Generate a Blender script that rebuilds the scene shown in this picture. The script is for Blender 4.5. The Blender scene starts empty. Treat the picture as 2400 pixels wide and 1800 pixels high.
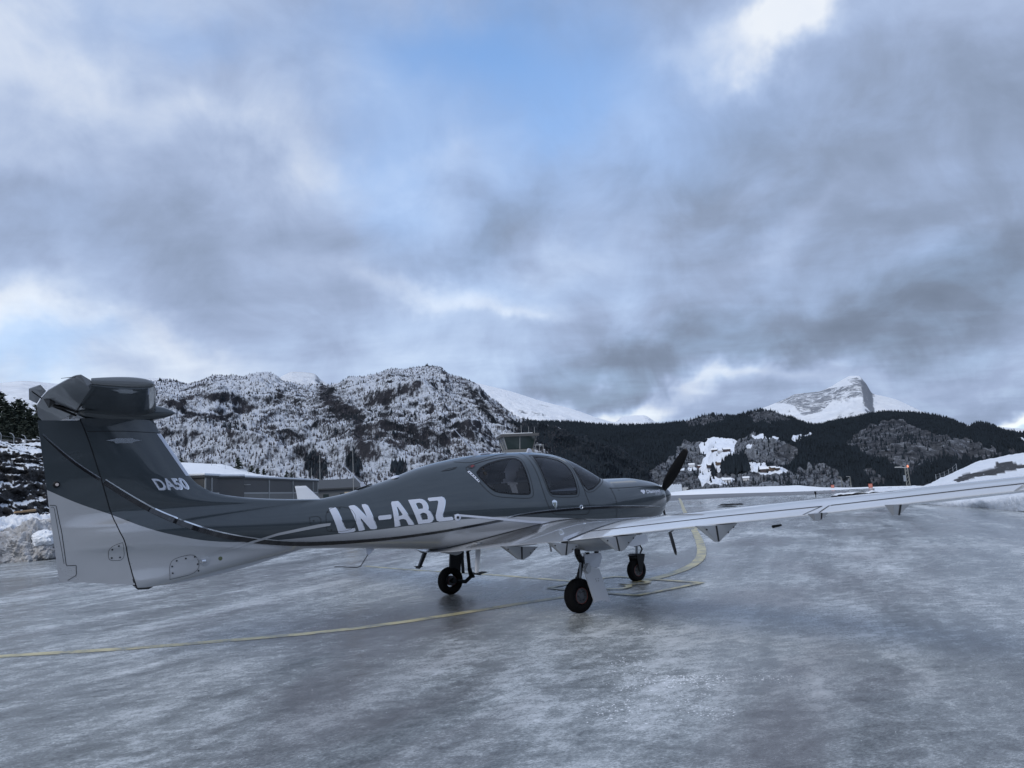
import bpy, bmesh, math, random
import numpy as np
from mathutils import Vector, Matrix, geometry

random.seed(7)
rng = np.random.default_rng(11)
SC = bpy.context.scene
COL = SC.collection
PI = math.pi

# ------------------------------------------------------------------ camera
CAM_H = 1.5217
FOCAL = 1752.3            # in pixels of a 2400 x 1800 frame
PITCH, ROLL = 0.1437, 0.0521
_F = np.array([0, math.cos(PITCH), math.sin(PITCH)])
_R0 = np.array([1.0, 0, 0]); _U0 = np.array([0, -math.sin(PITCH), math.cos(PITCH)])
_R = _R0*math.cos(ROLL) - _U0*math.sin(ROLL)
_U = _U0*math.cos(ROLL) + _R0*math.sin(ROLL)
cam_data = bpy.data.cameras.new('camera'); cam = bpy.data.objects.new('camera', cam_data); COL.objects.link(cam)
cam_data.sensor_width = 36.0; cam_data.lens = 36.0*FOCAL/2400
cam_data.clip_start = 0.05; cam_data.clip_end = 60000
cam.matrix_world = Matrix(((_R[0], _U[0], -_F[0], 0), (_R[1], _U[1], -_F[1], 0), (_R[2], _U[2], -_F[2], CAM_H), (0, 0, 0, 1)))
SC.camera = cam

def ray(u, v):            # viewing direction through a point of the photograph (layout helper)
    return _F + _R*(u-1200)/FOCAL - _U*(v-900)/FOCAL
def at(u, v, D):          # world point at horizontal distance D in that direction
    d = ray(u, v); return np.array([0, 0, CAM_H]) + d/math.hypot(d[0], d[1])*D
def gnd(u, v, z=0.0):     # where that direction meets the level z
    d = ray(u, v); t = (z-CAM_H)/d[2]; return np.array([0, 0, CAM_H])+t*d

# ------------------------------------------------------------------ view settings
SC.view_settings.view_transform = 'Standard'; SC.view_settings.look = 'None'
SC.view_settings.exposure = 0.22; SC.view_settings.gamma = 1.0
SC.view_settings.use_curve_mapping = False
SC.cycles.max_bounces = 6; SC.cycles.transparent_max_bounces = 12

# ------------------------------------------------------------------ sky and clouds
SUN_EL, SUN_AZ = math.radians(44), math.radians(-150)   # low diffuse daylight from behind the camera through the cloud
def build_world():
    w = bpy.data.worlds.new('World'); SC.world = w; w.use_nodes = True
    nt = w.node_tree; nt.nodes.clear(); N = nt.nodes.new; L = nt.links.new
    out = N('ShaderNodeOutputWorld'); bg = N('ShaderNodeBackground'); bg.inputs[1].default_value = 0.10
    L(bg.outputs[0], out.inputs[0])
    sky = N('ShaderNodeTexSky'); sky.sky_type = 'NISHITA'; sky.sun_disc = False
    sky.sun_elevation = SUN_EL; sky.sun_rotation = SUN_AZ
    tc = N('ShaderNodeTexCoord'); sep = N('ShaderNodeSeparateXYZ'); L(tc.outputs['Generated'], sep.inputs[0])
    def M(op, a, b=None, c=None, clamp=False):
        n = N('ShaderNodeMath'); n.operation = op; n.use_clamp = clamp
        for i, s in enumerate((a, b, c)):
            if s is None: continue
            if isinstance(s, (int, float)): n.inputs[i].default_value = s
            else: L(s, n.inputs[i])
        return n.outputs[0]
    az = M('ARCTAN2', sep.outputs[0], sep.outputs[1]); el = M('ARCSINE', sep.outputs[2])
    # cloud layer seen in perspective: direction projected on a level sheet
    den = M('ADD', M('MAXIMUM', sep.outputs[2], 0.0), 0.13)
    px = M('DIVIDE', sep.outputs[0], den); py = M('DIVIDE', sep.outputs[1], den)
    cl = N('ShaderNodeCombineXYZ'); L(px, cl.inputs[0]); L(py, cl.inputs[1])
    def noise(vec, scale, detail, rough=.55, dist=0.0, off=(0, 0, 0), sc=(1, 1, 1), rot=0):
        mp = N('ShaderNodeMapping'); mp.inputs[1].default_value = off; mp.inputs[3].default_value = sc; mp.inputs[2].default_value = (0, 0, rot)
        L(vec, mp.inputs[0])
        n = N('ShaderNodeTexNoise'); n.inputs['Scale'].default_value = scale; n.inputs['Detail'].default_value = detail
        n.inputs['Roughness'].default_value = rough; n.inputs['Distortion'].default_value = dist
        L(mp.outputs[0], n.inputs['Vector']); return n
    comb = N('ShaderNodeCombineXYZ'); L(az, comb.inputs[0]); L(el, comb.inputs[1])
    wn = noise(comb.outputs[0], 5.0, 5, .55)
    sub = N('ShaderNodeVectorMath'); sub.operation = 'SUBTRACT'; L(wn.outputs['Color'], sub.inputs[0]); sub.inputs[1].default_value = (.5, .5, .5)
    scl = N('ShaderNodeVectorMath'); scl.operation = 'SCALE'; L(sub.outputs[0], scl.inputs[0]); scl.inputs['Scale'].default_value = .22
    add = N('ShaderNodeVectorMath'); add.operation = 'ADD'; L(comb.outputs[0], add.inputs[0]); L(scl.outputs[0], add.inputs[1])
    P = add.outputs[0]
    def blob(u, v, rx, ry, rot, amp, acc):
        d = ray(u, v); d = d/np.linalg.norm(d)
        a, e = math.atan2(d[0], d[1]), math.asin(d[2])
        mp = N('ShaderNodeMapping'); mp.vector_type = 'TEXTURE'; L(P, mp.inputs[0])
        mp.inputs[1].default_value = (a, e, 0); mp.inputs[2].default_value = (0, 0, -math.radians(rot)); mp.inputs[3].default_value = (rx/FOCAL, ry/FOCAL, 100)
        dt = N('ShaderNodeVectorMath'); dt.operation = 'DOT_PRODUCT'; L(mp.outputs[0], dt.inputs[0]); L(mp.outputs[0], dt.inputs[1])
        g = M('EXPONENT', M('MULTIPLY', dt.outputs['Value'], -1.0))
        return M('MULTIPLY_ADD', g, amp, acc)
    n1 = noise(cl.outputs[0], 1.1, 8, .52, .25, rot=.35).outputs['Fac']
    n2 = noise(cl.outputs[0], 3.2, 9, .55, .35, off=(3, 7, 1), sc=(.6, 1.25, 1), rot=.3).outputs['Fac']
    n3 = noise(comb.outputs[0], 9.0, 8, .55, .5, off=(9, 2, 5), sc=(1.0, 1.1, 1), rot=.3).outputs['Fac']
    n4 = noise(comb.outputs[0], 3.6, 6, .5, .6, off=(2, 5, 5), sc=(.7, 1.3, 1), rot=-.25).outputs['Fac']
    n = M('MULTIPLY_ADD', n1, .50, M('MULTIPLY_ADD', n2, .16, M('MULTIPLY_ADD', n3, .44, M('MULTIPLY', n4, .36))))
    n = M('SUBTRACT', n, .700)
    Lb = M('ADD', n, .56)
    for b in SKY_BLOBS: Lb = blob(*b, Lb)
    ramp = N('ShaderNodeValToRGB'); cr = ramp.color_ramp
    stops = [(0, (.135, .17, .235)), (.22, (.185, .232, .325)), (.4, (.240, .305, .435)), (.55, (.315, .395, .575)), (.7, (.415, .505, .685)), (.84, (.59, .65, .76)), (1, (.80, .825, .85))]
    while len(cr.elements) < len(stops): cr.elements.new(.5)
    for e, (p, c) in zip(cr.elements, stops): e.position = p; e.color = (*c, 1)
    cr.interpolation = 'B_SPLINE'
    L(Lb, ramp.inputs[0])
    Bb = M('MULTIPLY', n, .6)
    for b in BLUE_BLOBS: Bb = blob(*b, Bb)
    Bb = M('MULTIPLY', Bb, 1.0, clamp=True)
    # radiance = strength * (sky texture or lit cloud)
    cs = N('ShaderNodeVectorMath'); cs.operation = 'SCALE'; L(ramp.outputs[0], cs.inputs[0]); cs.inputs['Scale'].default_value = 10.0
    ss = N('ShaderNodeVectorMath'); ss.operation = 'MULTIPLY'; L(sky.outputs[0], ss.inputs[0]); ss.inputs[1].default_value = SKY_GAIN
    mx = N('ShaderNodeMix'); mx.data_type = 'RGBA'; L(Bb, mx.inputs[0]); L(cs.outputs[0], mx.inputs[6]); L(ss.outputs[0], mx.inputs[7])
    L(mx.outputs[2], bg.inputs[0])
SKY_GAIN = (1.75, 2.1, 2.35)
#  (x, y, radius x, radius y, tilt, amount): the cloud masses, placed by direction
SKY_BLOBS = [
 (480, 430, 620, 420, 0, .05),
 (1950, 450, 620, 380, 0, -.16), (2300, 250, 300, 200, 0, -.03),
 (110, 160, 240, 110, 20, .12), (470, 270, 330, 60, 12, .13), (720, 350, 130, 110, 40, .18), (60, 330, 200, 50, 20, .12),
 (260, 450, 330, 90, 8, -.16), (300, 610, 330, 80, 10, -.14), (560, 330, 160, 30, 5, -.10),
 (30, 690, 100, 45, 5, .20), (250, 785, 240, 32, 12, .17), (960, 690, 240, 38, 8, .2), (1200, 745, 200, 28, 5, .14),
 (1000, 430, 150, 50, -15, .12), (1130, 560, 160, 55, -30, -.18), (1310, 640, 170, 70, -25, .12), (1470, 240, 120, 90, 0, .13),
 (1850, 20, 150, 60, -20, .55), (1650, 60, 150, 60, 0, .2), (1560, 450, 230, 120, -20, -.04), (1750, 420, 150, 40, -25, .10),
 (1830, 560, 180, 40, -30, .12), (2100, 430, 160, 60, -10, .08),
 (2330, 690, 320, 80, -10, -.22), (1800, 800, 520, 60, -9, -.20), (1420, 870, 240, 40, -12, -.18), (900, 800, 500, 60, 0, -.05),
 (1700, 900, 320, 26, -4, .26), (1330, 960, 230, 24, -6, .30), (1250, 945, 80, 20, 0, .1), (2100, 880, 220, 22, 0, .10),
 (2340, 960, 200, 13, -8, .62), (2240, 925, 150, 16, -5, -.05), (150, 870, 420, 60, 0, .16), (2380, 20, 200, 100, 0, .12),
]
BLUE_BLOBS = [(1330, 130, 350, 200, 15, .62), (1110, 240, 230, 210, 20, .38), (960, 50, 300, 100, 0, .38), (900, 420, 120, 180, -10, .32), (430, 40, 190, 60, 0, .3), (2360, 1000, 170, 30, 0, .5), (60, 790, 120, 50, 0, .25), (1180, 690, 200, 60, 0, .12)]
build_world()
sun_d = bpy.data.lights.new('sun', 'SUN'); sun_d.energy = 1.5; sun_d.angle = math.radians(40); sun_d.color = (1.0, .96, .9)
sun = bpy.data.objects.new('sun', sun_d); COL.objects.link(sun)
sun.rotation_euler = (Vector((math.sin(SUN_AZ)*math.cos(SUN_EL), math.cos(SUN_AZ)*math.cos(SUN_EL), math.sin(SUN_EL))).to_track_quat('Z', 'Y')).to_euler()

# ------------------------------------------------------------------ helpers
def tag(o, label=None, cat=None, group=None, kind=None):
    if label: o['label'] = label
    if cat: o['category'] = cat
    if group: o['group'] = group
    if kind: o['kind'] = kind
    return o
def empty(name, loc=(0, 0, 0), rz=0.0):
    o = bpy.data.objects.new(name, None); COL.objects.link(o); o.location = loc; o.rotation_euler = (0, 0, rz); o.empty_display_size = .3
    return o
def mesh_obj(name, verts, faces, mat, parent=None, smooth=False, mats=None, fmat=None):
    me = bpy.data.meshes.new(name)
    me.from_pydata([tuple(map(float, v)) for v in verts], [], faces); me.update()
    for m in (mats or [mat]): me.materials.append(m)
    if fmat is not None: me.polygons.foreach_set('material_index', np.array(fmat, dtype=np.int32))
    if smooth: me.polygons.foreach_set('use_smooth', np.ones(len(me.polygons), dtype=bool))
    o = bpy.data.objects.new(name, me); COL.objects.link(o)
    if parent: o.parent = parent
    return o
def fast_mesh(name, V, F, mat, smooth=False):   # V (n,3) array, F (m,k) array
    me = bpy.data.meshes.new(name); V = np.asarray(V, dtype=np.float32); F = np.asarray(F, dtype=np.int32); k = F.shape[1]
    me.vertices.add(len(V)); me.vertices.foreach_set('co', V.ravel())
    me.loops.add(F.size); me.loops.foreach_set('vertex_index', F.ravel())
    me.polygons.add(len(F)); me.polygons.foreach_set('loop_start', np.arange(0, F.size, k, dtype=np.int32)); me.polygons.foreach_set('loop_total', np.full(len(F), k, dtype=np.int32))
    if smooth: me.polygons.foreach_set('use_smooth', np.ones(len(F), dtype=bool))
    me.update(calc_edges=True); me.validate(); me.materials.append(mat)
    o = bpy.data.objects.new(name, me); COL.objects.link(o); return o
def grid_faces(nu, nv):
    i = np.arange(nu-1)[:, None]*nv+np.arange(nv-1)[None, :]; i = i.ravel()
    return np.stack([i, i+1, i+nv+1, i+nv], 1)

class MB:                  # collects simple solids, links them as ONE mesh
    def __init__(s): s.v = []; s.f = []
    def add(s, vs, fs):
        n = len(s.v); s.v += [tuple(map(float, v)) for v in vs]; s.f += [tuple(i+n for i in f) for f in fs]; return s
    def box(s, a, b):
        x0, y0, z0 = a; x1, y1, z1 = b
        return s.add([(x0, y0, z0), (x1, y0, z0), (x1, y1, z0), (x0, y1, z0), (x0, y0, z1), (x1, y0, z1), (x1, y1, z1), (x0, y1, z1)],
                     [(0, 3, 2, 1), (4, 5, 6, 7), (0, 1, 5, 4), (1, 2, 6, 5), (2, 3, 7, 6), (3, 0, 4, 7)])
    def bar(s, p, q, r1, r2=None, n=8, sq=1.0):
        p, q = Vector(p), Vector(q); r2 = r1 if r2 is None else r2
        d = (q-p).normalized(); a = d.orthogonal().normalized(); b = d.cross(a)
        vs = []
        for c, r in ((p, r1), (q, r2)):
            for k in range(n):
                t = 2*PI*k/n; vs.append(c+a*math.cos(t)*r+b*math.sin(t)*r*sq)
        fs = [(k, (k+1) % n, n+(k+1) % n, n+k) for k in range(n)]+[tuple(range(n-1, -1, -1)), tuple(range(n, 2*n))]
        return s.add(vs, fs)
    def path(s, pts, r, n=8):
        for a, b in zip(pts[:-1], pts[1:]): s.bar(a, b, r, r, n)
        return s
    def prism(s, poly, axis, a0, a1):     # polygon in the two other axes pushed along axis
        n = len(poly); vs = []
        for a in (a0, a1):
            for p in poly:
                q = list(p); q.insert(axis, a); vs.append(q)
        fs = [(k, (k+1) % n, n+(k+1) % n, n+k) for k in range(n)]+[tuple(range(n-1, -1, -1)), tuple(range(n, 2*n))]
        return s.add(vs, fs)
    def lathe(s, c, axis, prof, n=32):    # prof: (offset along axis, radius)
        c = Vector(c); d = Vector(axis).normalized(); a = d.orthogonal().normalized(); b = d.cross(a); vs = []; m = len(prof)
        for k in range(n):
            t = 2*PI*k/n; e = a*math.cos(t)+b*math.sin(t)
            for (o, r) in prof: vs.append(c+d*o+e*r)
        fs = [(k*m+j, k*m+j+1, ((k+1) % n)*m+j+1, ((k+1) % n)*m+j) for k in range(n) for j in range(m-1)]
        return s.add(vs, fs)
    def build(s, name, mat, parent=None, smooth=False, bevel=0.0, auto=None):
        o = mesh_obj(name, s.v, s.f, mat, parent)
        bm = bmesh.new(); bm.from_mesh(o.data); bmesh.ops.remove_doubles(bm, verts=bm.verts, dist=1e-5); bmesh.ops.recalc_face_normals(bm, faces=bm.faces)
        if bevel: bmesh.ops.bevel(bm, geom=list(bm.edges), offset=bevel, segments=2, affect='EDGES', clamp_overlap=True)
        if smooth:
            for f in bm.faces: f.smooth = True
            for e in bm.edges:
                if len(e.link_faces) == 2 and e.calc_face_angle() > math.radians(auto or 40): e.smooth = False
        bm.to_mesh(o.data); bm.free(); return o

# gradient noise, vectorised
_perm = np.random.default_rng(3).permutation(512); _perm = np.concatenate([_perm, _perm, _perm])
_grad = np.random.default_rng(4).normal(size=(512, 3)); _grad /= np.linalg.norm(_grad, axis=1)[:, None]
def pn(x, y, z=0.0):
    x, y, z = np.broadcast_arrays(np.asarray(x, float), np.asarray(y, float), np.asarray(z, float))
    xi, yi, zi = np.floor(x).astype(int), np.floor(y).astype(int), np.floor(z).astype(int)
    xf, yf, zf = x-xi, y-yi, z-zi; xi &= 511; yi &= 511; zi &= 511
    fd = lambda t: t*t*t*(t*(t*6-15)+10)
    u, v, w = fd(xf), fd(yf), fd(zf)
    def g(i, j, k):
        h = _perm[_perm[_perm[xi+i]+((yi+j) & 511)]+((zi+k) & 511)]; G = _grad[h]
        return G[..., 0]*(xf-i)+G[..., 1]*(yf-j)+G[..., 2]*(zf-k)
    lp = lambda a, b, t: a+(b-a)*t
    return 1.6*lp(lp(lp(g(0, 0, 0), g(1, 0, 0), u), lp(g(0, 1, 0), g(1, 1, 0), u), v), lp(lp(g(0, 0, 1), g(1, 0, 1), u), lp(g(0, 1, 1), g(1, 1, 1), u), v), w)
def fbm(x, y, z=0.0, o=5, g=.5, l=2.03):
    s = 0; a = 1; f = 1; t = 0
    for k in range(o): s = s+a*pn(x*f+17*k, y*f+5*k, z*f); t += a; a *= g; f *= l
    return s/t
def ridged(x, y, z=0.0, o=5, g=.5, l=2.1):
    s = 0; a = 1; f = 1; t = 0
    for k in range(o): s = s+a*(1-np.abs(pn(x*f+11*k, y*f+3*k, z*f))*2); t += a; a *= g; f *= l
    return s/t
def inpoly(px, py, poly):
    px = np.asarray(px); py = np.asarray(py); r = np.zeros(px.shape, bool); n = len(poly)
    for i in range(n):
        x0, y0 = poly[i]; x1, y1 = poly[(i+1) % n]
        if y0 == y1: continue
        c = ((y0 > py) != (y1 > py)) & (px < (x1-x0)*(py-y0)/(y1-y0)+x0)
        r ^= c
    return r

# ------------------------------------------------------------------ materials
def new_mat(name):
    m = bpy.data.materials.new(name); m.use_nodes = True; nt = m.node_tree; b = nt.nodes['Principled BSDF']; return m, nt, b
def plain(name, col, rough=.5, metal=0.0, coat=0.0, var=.12, scale=8.0, bump=0.0, spec=.5):
    m, nt, b = new_mat(name); N = nt.nodes.new; L = nt.links.new
    b.inputs['Roughness'].default_value = rough; b.inputs['Metallic'].default_value = metal
    b.inputs['Coat Weight'].default_value = coat; b.inputs['Coat Roughness'].default_value = .03; b.inputs['Specular IOR Level'].default_value = spec
    tc = N('ShaderNodeTexCoord'); n = N('ShaderNodeTexNoise'); n.inputs['Scale'].default_value = scale; n.inputs['Detail'].default_value = 6; L(tc.outputs['Object'], n.inputs['Vector'])
    mx = N('ShaderNodeMix'); mx.data_type = 'RGBA'; L(n.outputs['Fac'], mx.inputs[0])
    mx.inputs[6].default_value = (*[c*(1-var) for c in col], 1); mx.inputs[7].default_value = (*[min(c*(1+var), 1) for c in col], 1)
    L(mx.outputs[2], b.inputs['Base Color'])
    if bump:
        bp = N('ShaderNodeBump'); bp.inputs['Strength'].default_value = bump; bp.inputs['Distance'].default_value = .02
        L(n.outputs['Fac'], bp.inputs['Height']); L(bp.outputs[0], b.inputs['Normal'])
    return m
class G:                   # small node-graph helper
    def __init__(s, nt): s.nt = nt; s.N = nt.nodes.new; s.L = nt.links.new
    def m(s, op, a, b=None, c=None, clamp=False):
        n = s.N('ShaderNodeMath'); n.operation = op; n.use_clamp = clamp
        for i, q in enumerate((a, b, c)):
            if q is None: continue
            if isinstance(q, (int, float)): n.inputs[i].default_value = q
            else: s.L(q, n.inputs[i])
        return n.outputs[0]
    def noise(s, vec, scale, detail=6, rough=.55, dist=0.0, sc=(1, 1, 1), rot=(0, 0, 0), off=(0, 0, 0), out='Fac'):
        mp = s.N('ShaderNodeMapping'); mp.inputs[1].default_value = off; mp.inputs[2].default_value = rot; mp.inputs[3].default_value = sc; s.L(vec, mp.inputs[0])
        n = s.N('ShaderNodeTexNoise'); n.inputs['Scale'].default_value = scale; n.inputs['Detail'].default_value = detail; n.inputs['Roughness'].default_value = rough; n.inputs['Distortion'].default_value = dist
        s.L(mp.outputs[0], n.inputs['Vector']); return n.outputs[out]
    def ramp(s, f, stops, interp='LINEAR'):
        r = s.N('ShaderNodeValToRGB'); cr = r.color_ramp; cr.interpolation = interp
        while len(cr.elements) < len(stops): cr.elements.new(.5)
        for e, (p, c) in zip(cr.elements, stops):
            e.position = p; e.color = (c, c, c, 1) if isinstance(c, (int, float)) else (*c, 1)
        s.L(f, r.inputs[0]); return r.outputs[0]
    def mix(s, f, a, b):
        n = s.N('ShaderNodeMix'); n.data_type = 'RGBA'
        for i, q in ((0, f), (6, a), (7, b)):
            if isinstance(q, (int, float)): n.inputs[i].default_value = q
            elif isinstance(q, tuple): n.inputs[i].default_value = (*q, 1)
            else: s.L(q, n.inputs[i])
        return n.outputs[2]
    def bump(s, h, strength, dist, b, prev=None):
        n = s.N('ShaderNodeBump'); n.inputs['Strength'].default_value = strength; n.inputs['Distance'].default_value = dist; s.L(h, n.inputs['Height'])
        if prev is not None: s.L(prev, n.inputs['Normal'])
        if b is not None: s.L(n.outputs[0], b.inputs['Normal'])
        return n.outputs[0]
def _nd(s, vec, ang, scale, stretch, detail=6, rough=.6, dist=.3, off=(0, 0, 0)):
    mp = s.N('ShaderNodeMapping'); mp.vector_type = 'TEXTURE'; mp.inputs[1].default_value = off; mp.inputs[2].default_value = (0, 0, -ang); mp.inputs[3].default_value = (1, stretch, 1); s.L(vec, mp.inputs[0])
    n = s.N('ShaderNodeTexNoise'); n.inputs['Scale'].default_value = scale; n.inputs['Detail'].default_value = detail; n.inputs['Roughness'].default_value = rough; n.inputs['Distortion'].default_value = dist
    s.L(mp.outputs[0], n.inputs['Vector']); return n.outputs['Fac']
G.nd = _nd
def coords(nt, kind='Object'):
    t = nt.nodes.new('ShaderNodeTexCoord'); return t.outputs[kind]
def sep(nt, vec):
    s = nt.nodes.new('ShaderNodeSeparateXYZ'); nt.links.new(vec, s.inputs[0]); return s.outputs

SNOW = (.84, .87, .91)
def mat_snow(name='snow', dirty=0.0, scale=1.0):
    m, nt, b = new_mat(name); g = G(nt); o = coords(nt)
    n = g.noise(o, 1.3*scale, 8, .6); n2 = g.noise(o, 9*scale, 6, .6, off=(3, 1, 2))
    col = g.mix(n, (.75, .79, .85), SNOW)
    if dirty:
        d = g.ramp(g.noise(o, 2.2*scale, 9, .7, off=(5, 5, 0)), [(.5-dirty*.5, 0.0), (.62, 1.0)])
        dc = g.mix(n2, (.16, .15, .14), (.42, .42, .43)); col = g.mix(g.m('MULTIPLY', d, min(1, dirty*2)), col, dc)
    g.L(col, b.inputs['Base Color']); b.inputs['Roughness'].default_value = .75
    b.inputs['Subsurface Weight'].default_value = 0.0
    h = g.m('MULTIPLY_ADD', n2, .35, n); g.bump(h, .8, .12/scale, b); return m
M = {}
M['snow'] = mat_snow(); M['dirty_snow'] = mat_snow('dirty_snow', .75, 1.6); M['bank'] = mat_snow('bank_snow', .12, 1.2)
M['tarmac'] = plain('tarmac', (.10, .105, .115), .55, var=.25, scale=.5, bump=.2)
M['bark'] = plain('bark', (.06, .05, .045), .9, scale=5)
M['needles'] = plain('needles', (.022, .034, .024), .8, var=.5, scale=1.5)
M['steel'] = plain('galvanised_steel', (.33, .35, .37), .45, .7, scale=3)
M['dark_metal'] = plain('dark_metal', (.03, .033, .037), .45, .4)
M['black'] = plain('black_paint', (.005, .0055, .007), .4, var=.05, spec=.3)
M['rubber'] = plain('rubber', (.006, .006, .007), .85, var=.2, bump=.1, scale=20, spec=.12)
M['orange'] = plain('orange_board', (.33, .085, .055), .6)
M['yellow'] = None

# ------------------------------------------------------------------ ground (apron, ground beyond, valley floor)
def mat_ice():
    m, nt, b = new_mat('iced_apron'); g = G(nt); o = coords(nt)
    tr1 = g.nd(o, .33, .75, 16.0, 6, .6, .35)                       # ploughed and driven tracks running away along the apron
    tr2 = g.nd(o, .40, 2.2, 14.0, 6, .65, .4, (3, 5, 0))
    tr3 = g.nd(o, -.25, .9, 9.0, 5, .6, .4, (8, 1, 0))
    pat = g.nd(o, .3, .26, 2.6, 8, .62, .8, (11, 3, 0))            # big wet and frosted areas
    mid = g.nd(o, .9, 1.7, 1.6, 9, .68, .7, (2, 2, 5))
    fine = g.nd(o, 1.2, 8.0, 1.7, 9, .74, .5, (6, 2, 1))
    vf = g.nd(o, 1.2, 60.0, 1.8, 6, .8, .2, (1, 9, 1))
    f = g.m('MULTIPLY_ADD', tr1, .60, g.m('MULTIPLY_ADD', tr2, .38, g.m('MULTIPLY_ADD', tr3, .30, g.m('MULTIPLY_ADD', pat, 1.0, g.m('MULTIPLY_ADD', mid, .60, g.m('MULTIPLY_ADD', fine, .85, g.m('MULTIPLY', vf, .95)))))))
    f = g.m('MULTIPLY_ADD', f, 1.05, -1.95)
    fr = g.ramp(f, [(.20, (.068, .074, .076)), (.36, (.135, .148, .154)), (.50, (.235, .256, .266)), (.66, (.39, .42, .435)), (.86, (.66, .69, .72))])
    red = g.ramp(g.nd(o, .45, .5, 2.6, 6, .6, .6, (20, 2, 0)), [(.5, 0.0), (.66, 1.0)])
    fr = g.mix(g.m('MULTIPLY', red, .5), fr, (.105, .092, .098))
    spk = g.ramp(g.nd(o, 1.2, 30.0, 1.6, 4, .8, .2, (9, 9, 9)), [(.66, 0.0), (.72, 1.0)])
    clump = g.ramp(g.nd(o, .4, .7, 2.5, 5, .65, .5, (3, 30, 1)), [(.46, .04), (.62, 1.0)])
    fr = g.mix(g.m('MULTIPLY', spk, clump), fr, (.62, .66, .72))
    g.L(fr, b.inputs['Base Color'])
    g.L(g.ramp(f, [(.25, .05), (.45, .12), (.62, .27), (.8, .5)]), b.inputs['Roughness'])
    b.inputs['Specular IOR Level'].default_value = .5; b.inputs['IOR'].default_value = 1.36
    h = g.m('MULTIPLY_ADD', fine, .8, g.m('MULTIPLY_ADD', vf, .22, g.m('MULTIPLY', mid, 1.0)))
    g.bump(h, .45, .020, b)
    return m
M['ice'] = mat_ice()
def mat_valley():
    m, nt, b = new_mat('snowy_ground'); g = G(nt); o = coords(nt)
    n = g.noise(o, .02, 8, .6); g.L(g.ramp(n, [(.4, (.06, .07, .08)), (.6, (.5, .55, .62))]), b.inputs['Base Color']); b.inputs['Roughness'].default_value = .8; return m
M['valley'] = mat_valley()
def edge_r(a):            # where the airfield plateau ends, by direction (deg)
    return np.interp(a, [-180, -60, -40, -3, 3, 18.5, 21.5, 23.5, 26, 42, 60, 180], [400, 400, 300, 300, 97, 97, 92, 89, 87, 87, 400, 400])
def build_ground():
    rs = np.concatenate([[0.01, 3, 8, 15, 30, 60, 97], [110, 150, 300, 500, 900, 2000, 5000, 14000]]); az = np.radians(np.linspace(-180, 180, 181))
    V = []
    for a in az:
        E = edge_r(math.degrees(a)); k = 0
        for i, r in enumerate(rs):
            rr = r if i < 6 else (E if i == 6 else E+(r-97))
            z = 0 if i <= 6 else -min(90, (rr-E)*.16)
            V.append((rr*math.sin(a), rr*math.cos(a), z))
    F = grid_faces(181, len(rs)); o = fast_mesh('ground', V, F[:, ::-1], M['ice']); o.data.materials.append(M['valley'])
    nv = len(rs)-1; mi = np.tile(np.array([0]*6+[1]*(nv-6), dtype=np.int32), 180); o.data.polygons.foreach_set('material_index', mi)
    tag(o, 'ice covered grey airport apron and the ground around it', kind='structure')
build_ground()

def mat_marking():
    m, nt, b = new_mat('worn_yellow_marking'); g = G(nt); o = coords(nt)
    n = g.noise(o, 3.0, 8, .7, .3); n2 = g.noise(o, 22, 5, .7)
    f = g.m('MULTIPLY_ADD', n, .7, g.m('MULTIPLY', n2, .3))
    g.L(g.ramp(f, [(.41, (.16, .175, .185)), (.48, (.34, .32, .21)), (.57, (.55, .49, .27)), (.68, (.48, .47, .42)), (.76, (.40, .42, .44))]), b.inputs['Base Color'])
    b.inputs['Roughness'].default_value = .4; b.inputs['Specular IOR Level'].default_value = .38
    g.bump(n2, .3, .01, b); return m
M['yellow'] = mat_marking()
def resample(P, step):
    P = np.asarray(P, float); d = np.linalg.norm(np.diff(P, axis=0), axis=1); s = np.concatenate([[0], np.cumsum(d)]); n = max(2, int(s[-1]/step)+1)
    t = np.linspace(0, s[-1], n); return np.stack([np.interp(t, s, P[:, k]) for k in range(P.shape[1])], 1)
def smooth_line(P, it=2):
    P = np.asarray(P, float)
    for _ in range(it):
        Q = [P[0]]
        for a, b in zip(P[:-1], P[1:]): Q += [a*.75+b*.25, a*.25+b*.75]
        Q.append(P[-1]); P = np.array(Q)
    return P
def ribbon(pts, w, z, closed=False):
    P = resample(pts, .12); P = P[:, :2]
    T = np.gradient(P, axis=0); T /= np.linalg.norm(T, axis=1)[:, None]; Nn = np.stack([-T[:, 1], T[:, 0]], 1)
    k = np.arange(len(P)); j = w*.10*np.sin(k*1.7)*np.cos(k*.53)
    A = P+Nn*(w/2+j[:, None]*.4); B = P-Nn*(w/2-j[:, None]*.3)
    V = []; n = len(P)
    for a, b in zip(A, B): V += [(a[0], a[1], z), (b[0], b[1], z)]
    F = [(2*i, 2*i+1, 2*i+3, 2*i+2) for i in range(n-1)]
    return V, F
MK = {
 'guide_line': ([(-90, 1548), (0, 1538), (317, 1520), (505, 1504), (764, 1482), (950, 1458), (1108, 1433), (1235, 1412), (1320, 1400), (1420, 1384)], .18, .004, 2, 'yellow line curving across the apron in front of the wheels'),
 'stand_line': ([(856, 1327), (950, 1335), (1140, 1346), (1333, 1362), (1400, 1367)], .13, .004, 1, 'thin yellow line running behind the main wheels'),
 'lead_in_line': ([(1480, 1365), (1532, 1359), (1615, 1332), (1646, 1307), (1643, 1275), (1627, 1242), (1614, 1216), (1605, 1201), (1596, 1176), (1592, 1168)], .20, .008, 2, 'broad yellow line bending away past the propeller'),
}
for nm, (pp, w, z, it, lab) in MK.items():
    P = smooth_line([gnd(u, v)[:2] for u, v in pp], it); V, F = ribbon(P, w, z)
    tag(mesh_obj(nm, V, F, M['yellow']), lab, 'road marking')
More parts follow.
